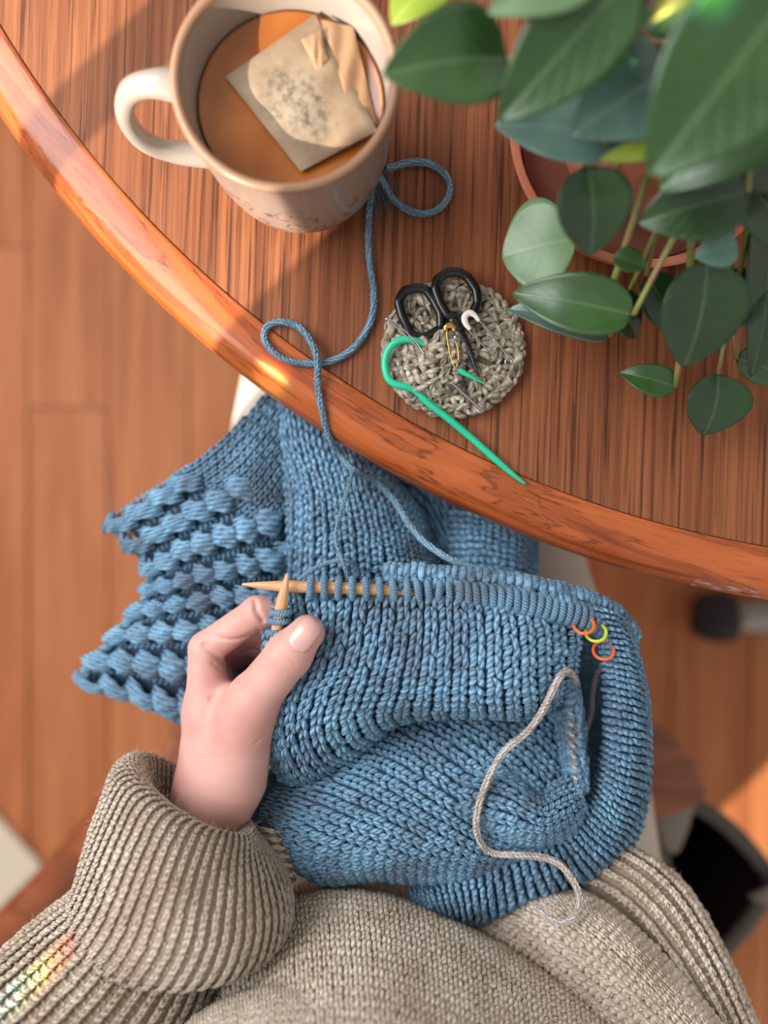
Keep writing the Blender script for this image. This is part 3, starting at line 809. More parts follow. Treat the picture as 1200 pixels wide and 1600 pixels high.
BLACKP = MT('glossy_black_plastic', srgb(18, 18, 20), 0.22).m
STEEL = MT('polished_steel', srgb(190, 190, 192), 0.22, Metallic=1.0).m
DSTEEL = MT('dark_blade_steel', srgb(72, 74, 78), 0.3, Metallic=0.9).m
GOLD = MT('brass_wire', srgb(206, 160, 92), 0.3, Metallic=1.0).m
ROSE = MT('rose_brass', srgb(196, 146, 120), 0.35, Metallic=0.8).m
PEARL = MT('white_enamel', srgb(226, 220, 212), 0.3).m
MINT = MT('mint_green_plastic', srgb(38, 190, 148), 0.35).m
def zpx(p, zt): return [(560 + a / 4.0, 380 + b / 4.0, z) for (a, b), z in zip(p, zt if hasattr(zt, '__len__') else [zt] * len(p))]
sc = thing('scissors', 'small embroidery scissors with glossy black loop handles on the crochet coaster', 'scissors', P(690, 490, 8))
l1 = [(250, 365), (288, 298), (350, 280), (420, 288), (468, 350), (514, 440), (516, 530), (440, 580), (385, 592), (325, 562), (275, 460)]
l2 = [(480, 285), (492, 228), (560, 182), (620, 180), (682, 212), (736, 290), (746, 372), (715, 436), (640, 472), (560, 455), (510, 370)]
for loop, z, neck, blade in ((l1, 10, [(505, 545), (560, 570), (620, 600)], [(600, 590), (680, 700), (756, 836)]), (l2, 12, [(585, 462), (612, 505), (628, 560)], [(630, 560), (690, 660), (748, 822)])):
    mb = MB(); lo_ = np.array(zpx(loop, z), float); nx_ = np.roll(lo_, -1, 0); q = PA(catmull(np.stack([lo_ * 0.84 + nx_ * 0.16, lo_ * 0.16 + nx_ * 0.84], 1).reshape(-1, 3), 110, True)); sweep(mb, q, 0.0025, 10, True, flat=0.8)
    lp = mb.build('handle_loop', BLACKP, sc)
    mb = MB(); q = PA(catmull(np.array(zpx(neck, [z, z - 0.5, z - 2]), float), 10)); sweep(mb, q, [0.0034, 0.0036, 0.0038, 0.0038, 0.0036, 0.0034, 0.0032, 0.003, 0.0028, 0.0024], 10, flat=0.7)
    mb.build('shank', BLACKP, sc)
    mb = MB(); q = PA(catmull(np.array(zpx(blade, [z - 1.0, z - 0.5, z - 0.5]), float), 12)); sweep(mb, q, np.linspace(0.0030, 0.0003, 12), 8, flat=0.35)
    mb.build('blade', DSTEEL, sc)
mb = MB(); c = P(712, 527, 13); lathe(mb, [(0.0001, 0.001), (0.0012, 0.0009), (0.0016, 0.0), (0.0016, -0.002)], 16, c); mb.build('pivot', STEEL, sc)

nd = thing('cable_needle', 'mint green plastic cable needle with a bent loop lying across the coaster', 'needle', P(640, 640, 6))
cn = [(795, 882), (700, 832), (610, 782), (520, 715), (440, 660), (380, 622), (310, 600), (240, 615), (185, 670), (165, 750), (182, 838), (230, 882), (300, 898), (360, 925), (440, 1002), (560, 1095), (700, 1212), (850, 1345), (960, 1440), (1042, 1505)]
cz = [13, 14, 13, 8, 12, 14, 14.5, 14, 13, 12.5, 12.5, 12.5, 12, 11, 10, 8, 5, 3.5, 3, 2.5]
q = PA(catmull(np.array(zpx(cn, cz), float), 120)); rr = np.interp(np.linspace(0, 1, 120), [0, 0.1, 0.3, 0.9, 1], [0.0003, 0.0018, 0.0019, 0.0019, 0.0008])
mb = MB(); sweep(mb, q, rr, 12); mb.build('rod', MINT, nd)

def pin(name, label, wires, z, mat, r, head=None, headmat=None, headr=0.0014, coil=None, cat='pin', group=None):
    t = thing(name, label, cat, P(*[560 + wires[0][0][0] / 4, 380 + wires[0][0][1] / 4, z]), group)
    for w in wires:
        mb = MB(); q = PA(catmull(np.array(zpx(w, z if not isinstance(z, list) else z[:len(w)]), float), 40)); sweep(mb, q, r, 8); mb.build('wire', mat, t)
    if head:
        mb = MB(); q = PA(catmull(np.array(zpx(head, z if not isinstance(z, list) else z[0]), float), 24)); sweep(mb, q, np.interp(np.linspace(0, 1, 24), [0, 0.3, 0.7, 1], [headr * 0.6, headr, headr, headr * 0.5]), 12, flat=0.7); mb.build('clasp', headmat, t)
    if coil:
        mb = MB(); a = np.linspace(0, 4 * PI, 40); c = np.array(coil); q = PA(np.stack([560 + (c[0] + c[2] * np.cos(a)) / 4, 380 + (c[1] + c[2] * np.sin(a)) / 4, np.full(40, (z if not isinstance(z, list) else z[0]) + 0.4) + a * 0.05], -1)); sweep(mb, q, r * 1.2, 8); mb.build('coil', mat, t)
    return t
pin('safety_pin', 'long silver safety pin at the edge of the coaster beside the lower black scissor loop', [[(178, 478), (260, 545), (340, 620), (412, 702)], [(190, 474), (275, 535), (355, 612), (415, 696)]], 16, STEEL, 0.00048, head=[(168, 476), (178, 474), (196, 482)], headmat=STEEL, headr=0.0010)
pin('safety_pin', 'small gold pear-shaped safety pin hanging from the scissors pivot', [[(552, 540), (556, 600), (572, 690), (598, 768), (612, 772), (626, 720), (622, 660), (606, 610)]], 16, GOLD, 0.00042, head=[(545, 548), (548, 522), (572, 514), (594, 524), (598, 552)], headmat=GOLD, headr=0.0016)
pin('safety_pin', 'silver safety pin with a curved white clasp and coiled end on the coaster', [[(740, 470), (790, 520), (860, 610), (920, 690), (942, 730)], [(690, 545), (760, 620), (860, 718)]], 16, STEEL, 0.00042, head=[(700, 540), (672, 505), (664, 462), (690, 436), (722, 446), (756, 488)], headmat=PEARL, headr=0.0017, coil=(938, 742, 20))
tn = MB(); q = PA(catmull(np.array(zpx([(555, 845), (620, 905), (700, 980), (768, 1045)], [11, 11, 10, 9]), float), 20)); sweep(tn, q, np.linspace(0.0010, 0.0008, 20), 8)
tn = tn.build('tapestry_needle', STEEL); tag(tn, 'blunt steel tapestry needle sticking out under the crochet pocket', 'needle')

# ------------------------------------------------------------------ the blue knitting
KN = thing('blue_knitting', 'half-finished dusty blue knitted jumper heaped on the lap with cabled border', 'knitting', tuple(P(650, 1130, -60)))
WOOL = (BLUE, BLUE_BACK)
front_net = [
    [(418, 938, 20), (414, 990, 14), (412, 1050, 10), (414, 1110, 8), (420, 1170, 4), (440, 1212, -4), (475, 1232, -18)],
    [(470, 926, 26), (474, 985, 26), (462, 1045, 28), (446, 1100, 26), (446, 1155, 20), (470, 1205, 8), (505, 1215, -12)],
    [(560, 916, 28), (556, 980, 32), (545, 1040, 36), (525, 1085, 36), (512, 1130, 28), (530, 1172, 12), (562, 1178, -12)],
    [(640, 914, 27), (640, 980, 34), (632, 1040, 40), (622, 1080, 38), (612, 1108, 26), (618, 1122, 8), (626, 1125, -14)],
    [(720, 920, 25), (722, 980, 32), (722, 1040, 38), (722, 1082, 36), (722, 1106, 24), (722, 1112, 5), (722, 1112, -16)],
    [(810, 932, 21), (815, 985, 24), (818, 1040, 30), (820, 1086, 30), (825, 1110, 18), (825, 1114, 0), (825, 1112, -16)],
    [(905, 960, 12), (908, 1000, 6), (902, 1030, 4), (896, 1058, 2), (890, 1078, -4), (888, 1085, -12), (886, 1088, -22)]]
_, FRONT = knit_part('front_panel', front_net, 22, 20, KN, WOOL, fuzz='blue', res=(70, 60))

lower_net = [   # u = top to bottom, v = along the wales, left to right
    [(455, 1190, -44), (590, 1130, -24), (660, 1112, -24), (730, 1108, -24), (810, 1112, -22), (880, 1130, -24), (915, 1150, -34)],
    [(420, 1222, -26), (560, 1190, -4), (640, 1172, 0), (720, 1170, 2), (800, 1178, 0), (870, 1195, -8), (915, 1210, -26)],
    [(398, 1246, -16), (520, 1238, 6), (610, 1232, 10), (700, 1238, 12), (785, 1250, 8), (860, 1258, -2), (915, 1262, -22)],
    [(388, 1266, -14), (490, 1288, 8), (590, 1290, 12), (685, 1300, 12), (770, 1308, 6), (850, 1305, -6), (910, 1300, -24)],
    [(386, 1285, -22), (470, 1332, 2), (575, 1338, 6), (670, 1345, 4), (755, 1345, -2), (830, 1335, -14), (890, 1325, -28)],
    [(398, 1300, -34), (490, 1368, -8), (580, 1366, -8), (670, 1372, -10), (750, 1368, -14), (815, 1352, -24), (870, 1340, -36)],
    [(420, 1310, -52), (500, 1372, -30), (585, 1370, -32), (670, 1376, -34), (745, 1372, -36), (805, 1356, -42), (860, 1345, -50)]]
knit_part('lower_panel', lower_net, 19, 34, KN, WOOL, fuzz='blue', res=(60, 60), shear=0.62)

band_net = np.array([
    [(905, 938, 6), (925, 942, 14), (948, 952, 15), (968, 968, 8), (980, 992, -8)],
    [(942, 1010, -6), (953, 1010, 10), (970, 1015, 14), (988, 1030, 6), (996, 1050, -14)],
    [(948, 1080, -12), (961, 1080, 6), (980, 1085, 10), (998, 1095, 2), (1006, 1110, -18)],
    [(948, 1160, -16), (962, 1165, 2), (980, 1170, 6), (1000, 1175, -4), (1010, 1180, -24)],
    [(932, 1220, -18), (949, 1235, -2), (968, 1250, 0), (990, 1262, -10), (1000, 1275, -32)],
    [(900, 1268, -14), (915, 1290, -6), (935, 1310, -6), (955, 1325, -14), (966, 1340, -38)],
    [(850, 1312, -14), (858, 1335, -7), (870, 1360, -6), (882, 1380, -16), (888, 1395, -38)],
    [(765, 1345, -18), (768, 1365, -8), (770, 1392, -5), (772, 1415, -14), (772, 1436, -38)],
    [(690, 1375, -24), (690, 1390, -14), (695, 1405, -10), (700, 1420, -18), (705, 1436, -38)],
    [(640, 1392, -30), (645, 1400, -26), (650, 1406, -25), (655, 1414, -28), (665, 1424, -38)]], float)
knit_part('wrong_side_band', band_net.transpose(1, 0, 2), 8, 62, KN, WOOL, 'purl', fuzz='blue', res=(24, 90), label='purl side of the fabric turned outwards along the right edge')

pocket_net = [
    [(850, 1078, -30), (842, 1115, -38), (836, 1160, -44), (842, 1200, -40), (858, 1228, -28)],
    [(868, 1062, -14), (864, 1105, -26), (862, 1150, -32), (864, 1195, -28), (872, 1226, -18)],
    [(880, 1050, 0), (885, 1100, -4), (889, 1150, -6), (893, 1195, -5), (897, 1230, -3)],
    [(887, 1048, 0), (894, 1100, 0), (899, 1150, 0), (903, 1200, 0), (906, 1238, -2)],
    [(889, 1052, -14), (897, 1102, -14), (902, 1150, -14), (906, 1200, -14), (908, 1240, -16)]]
knit_part('turned_edge', pocket_net, 5, 15, KN, WOOL, fuzz='blue', res=(24, 40))
lump_net = [
    [(728, 1178, -4), (790, 1196, 0), (838, 1236, -4), (868, 1222, 0), (898, 1200, 0)],
    [(724, 1215, 10), (790, 1232, 12), (842, 1266, 12), (878, 1250, 8), (906, 1232, 2)],
    [(724, 1255, 13), (790, 1276, 14), (845, 1292, 11), (888, 1278, 5), (912, 1256, -6)],
    [(730, 1295, 2), (790, 1310, 0), (845, 1316, -4), (894, 1298, -10), (914, 1268, -18)],
    [(735, 1318, -20), (790, 1322, -20), (845, 1322, -24), (892, 1304, -26), (912, 1275, -30)]]
knit_part('inner_fold', lump_net, 9, 15, KN, WOOL, fuzz='blue', res=(30, 40))

upper_net = [
    [(425, 590, -78), (432, 690, -48), (446, 755, -38), (450, 820, -36), (446, 905, -44)],
    [(455, 600, -72), (470, 695, -36), (492, 765, -26), (496, 838, -24), (492, 915, -34)],
    [(500, 628, -66), (526, 718, -34), (548, 788, -22), (558, 852, -20), (563, 915, -28)],
    [(545, 690, -54), (586, 755, -36), (608, 820, -26), (620, 870, -24), (628, 918, -28)],
    [(600, 735, -60), (638, 790, -48), (655, 840, -42), (664, 880, -40), (668, 922, -42)],
    [(620, 760, -84), (658, 806, -72), (674, 850, -66), (682, 890, -66), (684, 925, -68)]]
knit_part('back_panel', upper_net, 15, 20, KN, WOOL, fuzz='blue', res=(50, 50))

F_net = np.array([
    [(168, 806, -54), (215, 772, -44), (268, 740, -42), (318, 706, -42), (366, 662, -52), (424, 596, -76)],
    [(190, 836, -52), (243, 806, -42), (298, 776, -38), (348, 746, -36), (398, 716, -40), (446, 690, -50)],
    [(222, 868, -52), (265, 846, -42), (315, 821, -36), (365, 800, -34), (415, 780, -38), (462, 765, -52)],
    [(236, 905, -54), (275, 890, -42), (320, 873, -36), (370, 858, -34), (415, 845, -38), (464, 830, -54)],
    [(224, 940, -54), (270, 930, -44), (320, 917, -38), (370, 908, -36), (420, 900, -40), (468, 895, -56)],
    [(192, 978, -56), (245, 970, -46), (300, 960, -40), (360, 952, -38), (410, 947, -44), (468, 945, -60)],
    [(162, 1015, -59), (220, 1012, -49), (280, 1008, -44), (340, 1004, -44), (400, 1002, -52), (466, 1000, -64)],
    [(132, 1048, -62), (200, 1058, -52), (260, 1072, -48), (320, 1078, -49), (380, 1082, -59), (446, 1084, -74)],
    [(150, 1064, -72), (205, 1088, -62), (260, 1116, -58), (320, 1142, -60), (380, 1150, -70), (446, 1150, -84)]], float)
knit_part('cabled_border', F_net, 8, 8, KN, WOOL, 'cable', fuzz='blue', urange=(0.02, 0.98), res=(60, 40), hs=0.95)
eb = MB(); plied(eb, PA(catmull(F_net[:, 0] + [2, 0, 4], 120)), 0.0034, 2, 0.012, 7); plied(eb, PA(catmull(F_net[8, :5] + [0, -2, 3], 80)), 0.0030, 2, 0.012, 7); eb.build('cast_on_edge', BLUE, KN); FUZZ['yarn'] = []
yoke_net = [
    [(268, 742, -46), (318, 712, -40), (366, 668, -46), (424, 602, -70)],
    [(318, 770, -38), (368, 738, -32), (408, 694, -38), (458, 632, -62)],
    [(368, 800, -34), (405, 770, -30), (434, 730, -36), (470, 690, -52)],
    [(410, 850, -38), (436, 815, -36), (452, 780, -40), (462, 760, -50)]]
knit_part('plain_strip', yoke_net, 12, 13, KN, WOOL, fuzz='blue', res=(30, 30))

tuck_net = np.array([
    [(706, 790, -86), (716, 796, -58), (756, 806, -52), (800, 828, -54), (832, 846, -74)],
    [(700, 860, -84), (716, 858, -56), (756, 858, -48), (800, 868, -50), (830, 884, -70)],
    [(700, 925, -84), (716, 925, -58), (756, 925, -50), (805, 928, -54), (828, 935, -72)]], float)
knit_part('tucked_sleeve', tuck_net.transpose(1, 0, 2), 9, 12, KN, WOOL, 'purl', fuzz='blue', res=(24, 24))

lining_net = [[(x, y, z) for y, z in ((640, -74), (780, -66), (900, -66), (1020, -70), (1150, -64), (1280, -58), (1350, -62))] for x in (430, 540, 660, 780, 885, 925, 965)]
lining_net = [[(x, y if x < 700 else 945 + (y - 640) * 0.57, z - (52 if x > 800 else 0)) for (x, y, z) in row] for row in lining_net]
lining_net[0] = [(455 if y < 1100 else 412, y, z - 8) for (_, y, z) in lining_net[0]]
lining_net[-1] = [(964, y, z + 18) for (_, y, z) in lining_net[-1]]
ls = Surf(lining_net)
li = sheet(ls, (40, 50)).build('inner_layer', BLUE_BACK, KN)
mb = MB(); stitches(mb, ls, 30, 44, tpl_purl); mb.build('stitches', BLUE, li, kind='stuff')

# live stitches looped over the needle, then packed on the cable towards the right
live = MB()
def ring(c, axis, rx, rz, r, a0=-0.35, a1=1.35, tilt=0.0):
    """Half-open loop of yarn round a needle at c; axis = needle direction."""
    axis = np.array(axis) / np.linalg.norm(axis); up = np.array([0, 0, 1.0]); sd = np.cross(up, axis); sd /= np.linalg.norm(sd)
    t = np.linspace(a0 * PI, a1 * PI, 18)
    q = c + rx * np.cos(t)[:, None] * -sd + rz * np.sin(t)[:, None] * up + tilt * np.cos(t)[:, None] * axis
    sweep(live, q, r, 8, uvscale=120)
needle_path = PA(catmull(np.array([(378, 913, 30), (440, 916, 31), (560, 920, 31), (640, 925, 29), (700, 930, 27)], float), 40))
top_path = PA(catmull(np.array([(486, 918, 31), (560, 920, 31), (640, 924, 29), (720, 928, 26), (800, 938, 22), (860, 950, 17), (915, 966, 12), (950, 984, 7), (975, 1010, 0)], float), 400))
Lc = np.concatenate([[0], np.cumsum(np.linalg.norm(np.diff(top_path, axis=0), axis=1))])
s = 0.0; k = 0
while s < Lc[-1]:
    f = s / Lc[-1]; c = np.array([np.interp(s, Lc, top_path[:, q]) for q in range(3)]); e = np.array([np.interp(min(s + 1e-3, Lc[-1]), Lc, top_path[:, q]) for q in range(3)])
    ax = e - c if np.linalg.norm(e - c) > 1e-6 else np.array([1, 0, 0])
    loose = f < 0.42
    ring(c, ax, 0.0048 if loose else 0.0050, 0.0046 if loose else 0.0052, 0.00175 if loose else 0.0021, tilt=0.0006 + RNG.normal(0, 0.0004))
    s += (0.0068 if f < 0.25 else 0.0052) if loose else 0.0042; k += 1
live_o = live.build('live_stitches', BLUE, KN)
# fuzzy upper roll behind the loops
roll_net = [[(x, y - 12 + o[0], z + o[1]) for x, y, z in ((600, 920, 18), (660, 923, 20), (720, 927, 20), (790, 934, 17), (860, 947, 12), (920, 963, 6), (962, 986, -1), (984, 1020, -11))] for o in ((10, -2), (3, 2), (-6, 1), (-10, -8), (-8, -30))]
knit_part('upper_roll', roll_net, 3, 40, KN, WOOL, 'purl', fuzz='blue', res=(16, 60))

# stitches on the second needle, under the thumb
n2 = PA(catmull(np.array([(449, 896, 40), (441, 940, 37), (434, 980, 30), (426, 1030, 20), (420, 1080, 8)], float), 60))
live = MB()
for f in np.linspace(0.36, 0.92, 7):
    c = n2[int(f * 59)]; ring(c, n2[int(f * 59)] - n2[int(f * 59) - 2], 0.0044, 0.0044, 0.0017, -0.5, 1.5, 0.0012)
live.build('live_stitches', BLUE, KN)
fuzz_object('wool_halo', 'blue', BLUE, KN, 0.0032, 40000, 0.00005)

def mat_bamboo():
    M = MT('pale_birch_wood', srgb(222, 172, 122), 0.4)
    g = M.noise(M.n('Mapping', {'Vector': M.coord('UV'), 'Scale': (6, 30, 1)}).outputs[0], 2, 4)
    M.to(M.ramp(g, [(0.3, srgb(196, 136, 86)), (0.7, srgb(232, 190, 144))]), 'Base Color'); return M.m
BIRCH = mat_bamboo()
def needle(path, r, taper, label, name='knitting_needle'):
    L = np.concatenate([[0], np.cumsum(np.linalg.norm(np.diff(path, axis=0), axis=1))])
    t = thing(name, label, 'knitting needle', path[0])
    mb = MB(); sweep(mb, path, np.minimum(r, 0.0005 + (r - 0.0005) * (L / taper) ** 0.75), 14); mb.build('shaft', BIRCH, t)
    return t
np_ = PA(catmull(np.array([(378, 913, 30), (440, 916, 31), (560, 920, 31), (652, 927, 28)], float), 60))
ne = needle(np_, 0.0030, 0.022, 'birch knitting needle lying across holding the row of live stitches')
mb = MB(); sweep(mb, PA(catmull(np.array([(652, 927, 28), (672, 928, 27.5), (690, 930, 27), (760, 935, 23), (860, 952, 17), (950, 985, 6), (985, 1030, -4)], float), 60)), np.interp(np.linspace(0, 1, 60), [0, 0.06, 0.1, 1], [0.0028, 0.0017, 0.0012, 0.0012]), 10); mb.build('cable', METAL, ne, label='thin grey cable joining the needle tips')
needle(n2, 0.0031, 0.016, 'birch knitting needle pointing up between thumb and index finger')

# ring markers on the cable
def marker(px, py, zt, label, col, rot, tilt):
    m = MT('plastic_ring', col, 0.35).m
    a = np.linspace(0, 2 * PI, 32, endpoint=False); R = 0.0050
    q = np.stack([R * np.cos(a), R * np.sin(a) * 0.75, -0.0042 * np.sin(a) * tilt], -1)
    c, s_ = math.cos(rot), math.sin(rot); q = q @ np.array([[c, s_, 0], [-s_, c, 0], [0, 0, 1]])
    mb = MB(); sweep(mb, q, 0.00085, 10, True); o = mb.build('stitch_marker', m); o.location = P(px, py, zt)
    tag(o, label, 'stitch marker', 'ring markers on the cable'); return o
marker(912, 976, 19, 'orange ring stitch marker on the cable beside the lime ring', srgb(238, 104, 30), 0.35, 1.0)
marker(931, 988, 17.5, 'lime green ring stitch marker between two orange rings', srgb(190, 200, 50), 0.45, 1.0)
marker(943, 1016, 15, 'orange ring stitch marker on the purl edge below the lime ring', srgb(226, 92, 34), 0.5, 1.0)

# ------------------------------------------------------------------ loose yarns
YZ = 2.4
def rim_z(px, py):
    d = math.hypot((px - 600) * 0.00034 - TC[0], (800 - py) * 0.00034 - TC[1])
    x = d - (TR - 0.028)
    return 0.0 if x < 0 else -1000 * (0.0 if x < 0.012 else (x - 0.012) * 0.35 + max(0, x - 0.020) * 0.7)
yp = [(603, 262, YZ + 4), (612, 262, YZ + 3), (640, 254, YZ), (672, 256, YZ), (697, 275, YZ), (703, 300, YZ), (690, 323, YZ), (664, 334, YZ), (636, 327, YZ), (612, 308, YZ), (598, 284, YZ + 3), (590, 276, YZ + 5), (581, 300, YZ + 2), (576, 345, YZ), (577, 400, YZ), (584, 455, YZ), (580, 500, YZ), (558, 538, YZ), (528, 560, YZ), (495, 568, YZ), (460, 566, YZ), (430, 553, YZ), (413, 530, YZ), (418, 510, YZ), (440, 503, YZ), (468, 512, YZ + 1), (488, 538, YZ + 4), (496, 566, YZ + 5), (497, 605, YZ + 1), (504, 645, YZ), (515, 684, YZ - 1), (532, 712, YZ - 7), (552, 734, -14), (566, 742, -20), (590, 756, -26), (616, 782, -24), (640, 820, -12), (665, 848, 0), (700, 872, 8), (740, 888, 14), (775, 905, 18)]
yp = [(a, b, z + (rim_z(a, b) if i < 32 else 0)) for i, (a, b, z) in enumerate(yp)]
yt = thing('yarn', 'strand of blue wool yarn looping from the mug across the table into the lap', 'yarn', tuple(P(580, 450, 0)))
mb = MB(); plied(mb, PA(catmull(np.array(yp), 700)), 0.0019); mb.build('strand', BLUEYARN, yt)
mb = MB(); plied(mb, PA(catmull(np.array([(552, 732, -14), (546, 755, -8), (536, 790, 0), (526, 825, 8), (526, 850, 10), (534, 872, 12), (542, 896, 18), (546, 912, 28)], float), 200)), 0.00125); mb.build('strand', BLUEYARN, yt, label='thinner end hanging down to the needle')
mb = MB(); plied(mb, PA(catmull(np.array([(468, 905, -10), (488, 890, -4), (516, 878, 0), (540, 876, 2), (556, 884, 0), (562, 900, -4)], float), 200)), 0.0012); mb.build('strand', BLUEYARN, yt)
# the fluffed tail where the loop begins
mb = MB()
for k in range(46):
    a0 = RNG.uniform(0, 2 * PI); c = P(594 + RNG.normal(0, 6), 272 + RNG.normal(0, 9), YZ + 3 + RNG.normal(0, 1)); e = P(596 + RNG.normal(4, 14), 300 + abs(RNG.normal(0, 30)), YZ + RNG.normal(0, 1.5)); m_ = (c + e) / 2 + RNG.normal(0, 0.0016, 3)
    sweep(mb, catmull([c, m_, e], 8), 0.00012, 4)
mb.build('frayed_fibres', BLUEYARN, yt, kind='stuff')
fuzz_object('fibre_halo', 'yarn', BLUEYARN, yt, 0.0034, 2600)
FUZZ['yarn'] = []
wy = thing('waste_yarn', 'cream cotton waste yarn curling over the blue knitting onto the jumper hem', 'yarn', tuple(P(760, 1260, 0)))
mb = MB(); plied(mb, PA(catmull(np.array([(903, 1078, -10), (895, 1056, 12), (884, 1049, 22), (871, 1064, 28), (848, 1110, 27), (822, 1145, 20), (790, 1172, 17), (766, 1210, 20), (749, 1255, 20), (744, 1290, 18), (752, 1318, 12), (772, 1333, 8), (806, 1336, 8), (842, 1339, 6), (870, 1348, 6), (892, 1370, 8), (905, 1398, 12), (904, 1420, 16), (892, 1437, 18), (872, 1440, 18), (854, 1430, 16), (838, 1416, 10)], float), 500)), 0.00195); mb.build('strand', CREAMY, wy)
mb = MB(); plied(mb, PA(catmull(np.array([(940, 1040, -16), (932, 1055, -18), (926, 1085, -22), (924, 1115, -26), (914, 1150, -26), (907, 1185, -22), (904, 1215, -14)], float), 200)), 0.0013); mb.build('strand', CREAMY, wy, label='thinner strand deep in the fold')
mb = MB()
for y in range(1062, 1236, 17):
    x = 883 + (y - 1050) * 0.095; sweep(mb, PA(catmull(np.array([(x - 4, y - 5, 1), (x, y, 4.6), (x + 5, y + 6, 1)], float), 7)), 0.0014, 6)
mb.build('held_stitches', CREAMY, wy, kind='stuff')

# ------------------------------------------------------------------ hand: blended round-cone field turned into one skin
def hp(px, py, zt): return P(px, py, zt)
def cone_sdf(X, a, b, ra, rb):
    ba = b - a; l2 = ba @ ba
    t = np.clip(((X - a) @ ba) / l2, 0, 1)
    return np.linalg.norm(X - a - t[..., None] * ba, axis=-1) - (ra + (rb - ra) * t)
def smin(a, b, k):
    h = np.clip(0.5 + 0.5 * (b - a) / k, 0, 1)
    return b + (a - b) * h - k * h * (1 - h)
def smax(a, b, k): return -smin(-a, -b, k)
def seg(p, q, r1, r2):
    """points as (px,py,zt); radii in photograph pixels at that height"""
    return hp(*p), hp(*q), r1 * mm_px(p[2]), r2 * mm_px(q[2])
PALM = [seg((230, 1520, -10), (292, 1350, -2), 74, 66), seg((292, 1350, -2), (336, 1240, 4), 66, 61),
        seg((338, 1240, 2), (346, 1130, 2), 60, 50), seg((330, 1220, 4), (326, 1110, 4), 50, 36), seg((326, 1110, 4), (322, 1016, 8), 36, 27), seg((340, 1200, -14), (328, 1018, -14), 44, 29),
        seg((345, 1200, -26), (334, 1030, -36), 42, 28), seg((350, 1210, -34), (344, 1055, -58), 40, 25),
        seg((362, 1215, 10), (388, 1112, 22), 56, 42)]
THUMB = [seg((384, 1118, 22), (398, 1090, 27), 42, 40), seg((398, 1090, 27), (452, 1022, 39), 39, 35.5), seg((452, 1022, 39), (480, 988, 41), 35.5, 27.5)]
INDEX = [seg((324, 1012, 8), (402, 957, 20), 27, 25), seg((402, 957, 20), (470, 957, 14), 25, 22), seg((470, 957, 14), (520, 992, 2), 22, 18)]
MIDDLE = [seg((330, 1018, -14), (392, 985, -14), 26, 25), seg((392, 985, -14), (440, 1006, -12), 25, 21), seg((440, 1006, -12), (470, 1040, -14), 20, 17)]
RING = [seg((336, 1032, -36), (398, 1010, -42), 25, 23), seg((398, 1010, -42), (445, 1040, -36), 22, 19), seg((445, 1040, -36), (460, 1075, -34), 18, 16)]
LITTLE = [seg((346, 1060, -58), (398, 1044, -64), 22, 19), seg((398, 1044, -64), (436, 1068, -58), 18, 16), seg((436, 1068, -58), (445, 1095, -54), 15, 13)]
CREASES = [  # polylines pressed into the skin: points (px, py, zt), depth mm, half width mm, lowest zt touched
    ([(318, 1008), (338, 1026), (360, 1046), (380, 1068)], 2.0, 1.5, -12), ([(330, 1092), (352, 1084), (380, 1069)], 1.2, 1.3, -5),
    ([(326, 988), (345, 997), (370, 999), (396, 990)], 1.1, 1.0, 8), ([(398, 940), (401, 955), (410, 970)], 1.8, 1.3, 8), ([(403, 984), (412, 997), (424, 1000)], 1.3, 0.9, -30),
    ([(332, 1036), (350, 1050), (366, 1062)], 0.9, 0.9, -5), ([(432, 1030), (445, 1036), (453, 1048)], 0.35, 0.5, 20), ([(440, 1021), (453, 1028), (461, 1040)], 0.4, 0.5, 20), ([(425, 1041), (437, 1046), (444, 1057)], 0.3, 0.5, 20),
    ([(398, 1162), (414, 1150), (430, 1146)], 0.5, 0.7, 0), ([(306, 1180), (330, 1186), (356, 1182)], 0.25, 1.2, 0)]
def hand_sdf(X):
    d = None
    for a in PALM:
        q = cone_sdf(X, *a); d = q if d is None else smin(d, q, 0.007)
    th = None
    for a in THUMB:
        q = cone_sdf(X, *a); th = q if th is None else smin(th, q, 0.0035)
    d = smin(d, th, 0.0075)
    # web of skin between thumb and index
    d = smin(d, cone_sdf(X, *seg((348, 1095, 6), (372, 1092, 12), 24, 24)), 0.007)
    for fg in (INDEX, MIDDLE, RING, LITTLE):
        f = None
        for a in fg:
            q = cone_sdf(X, *a); f = q if f is None else smin(f, q, 0.0030)
        d = smin(d, f, 0.0030)
    return d
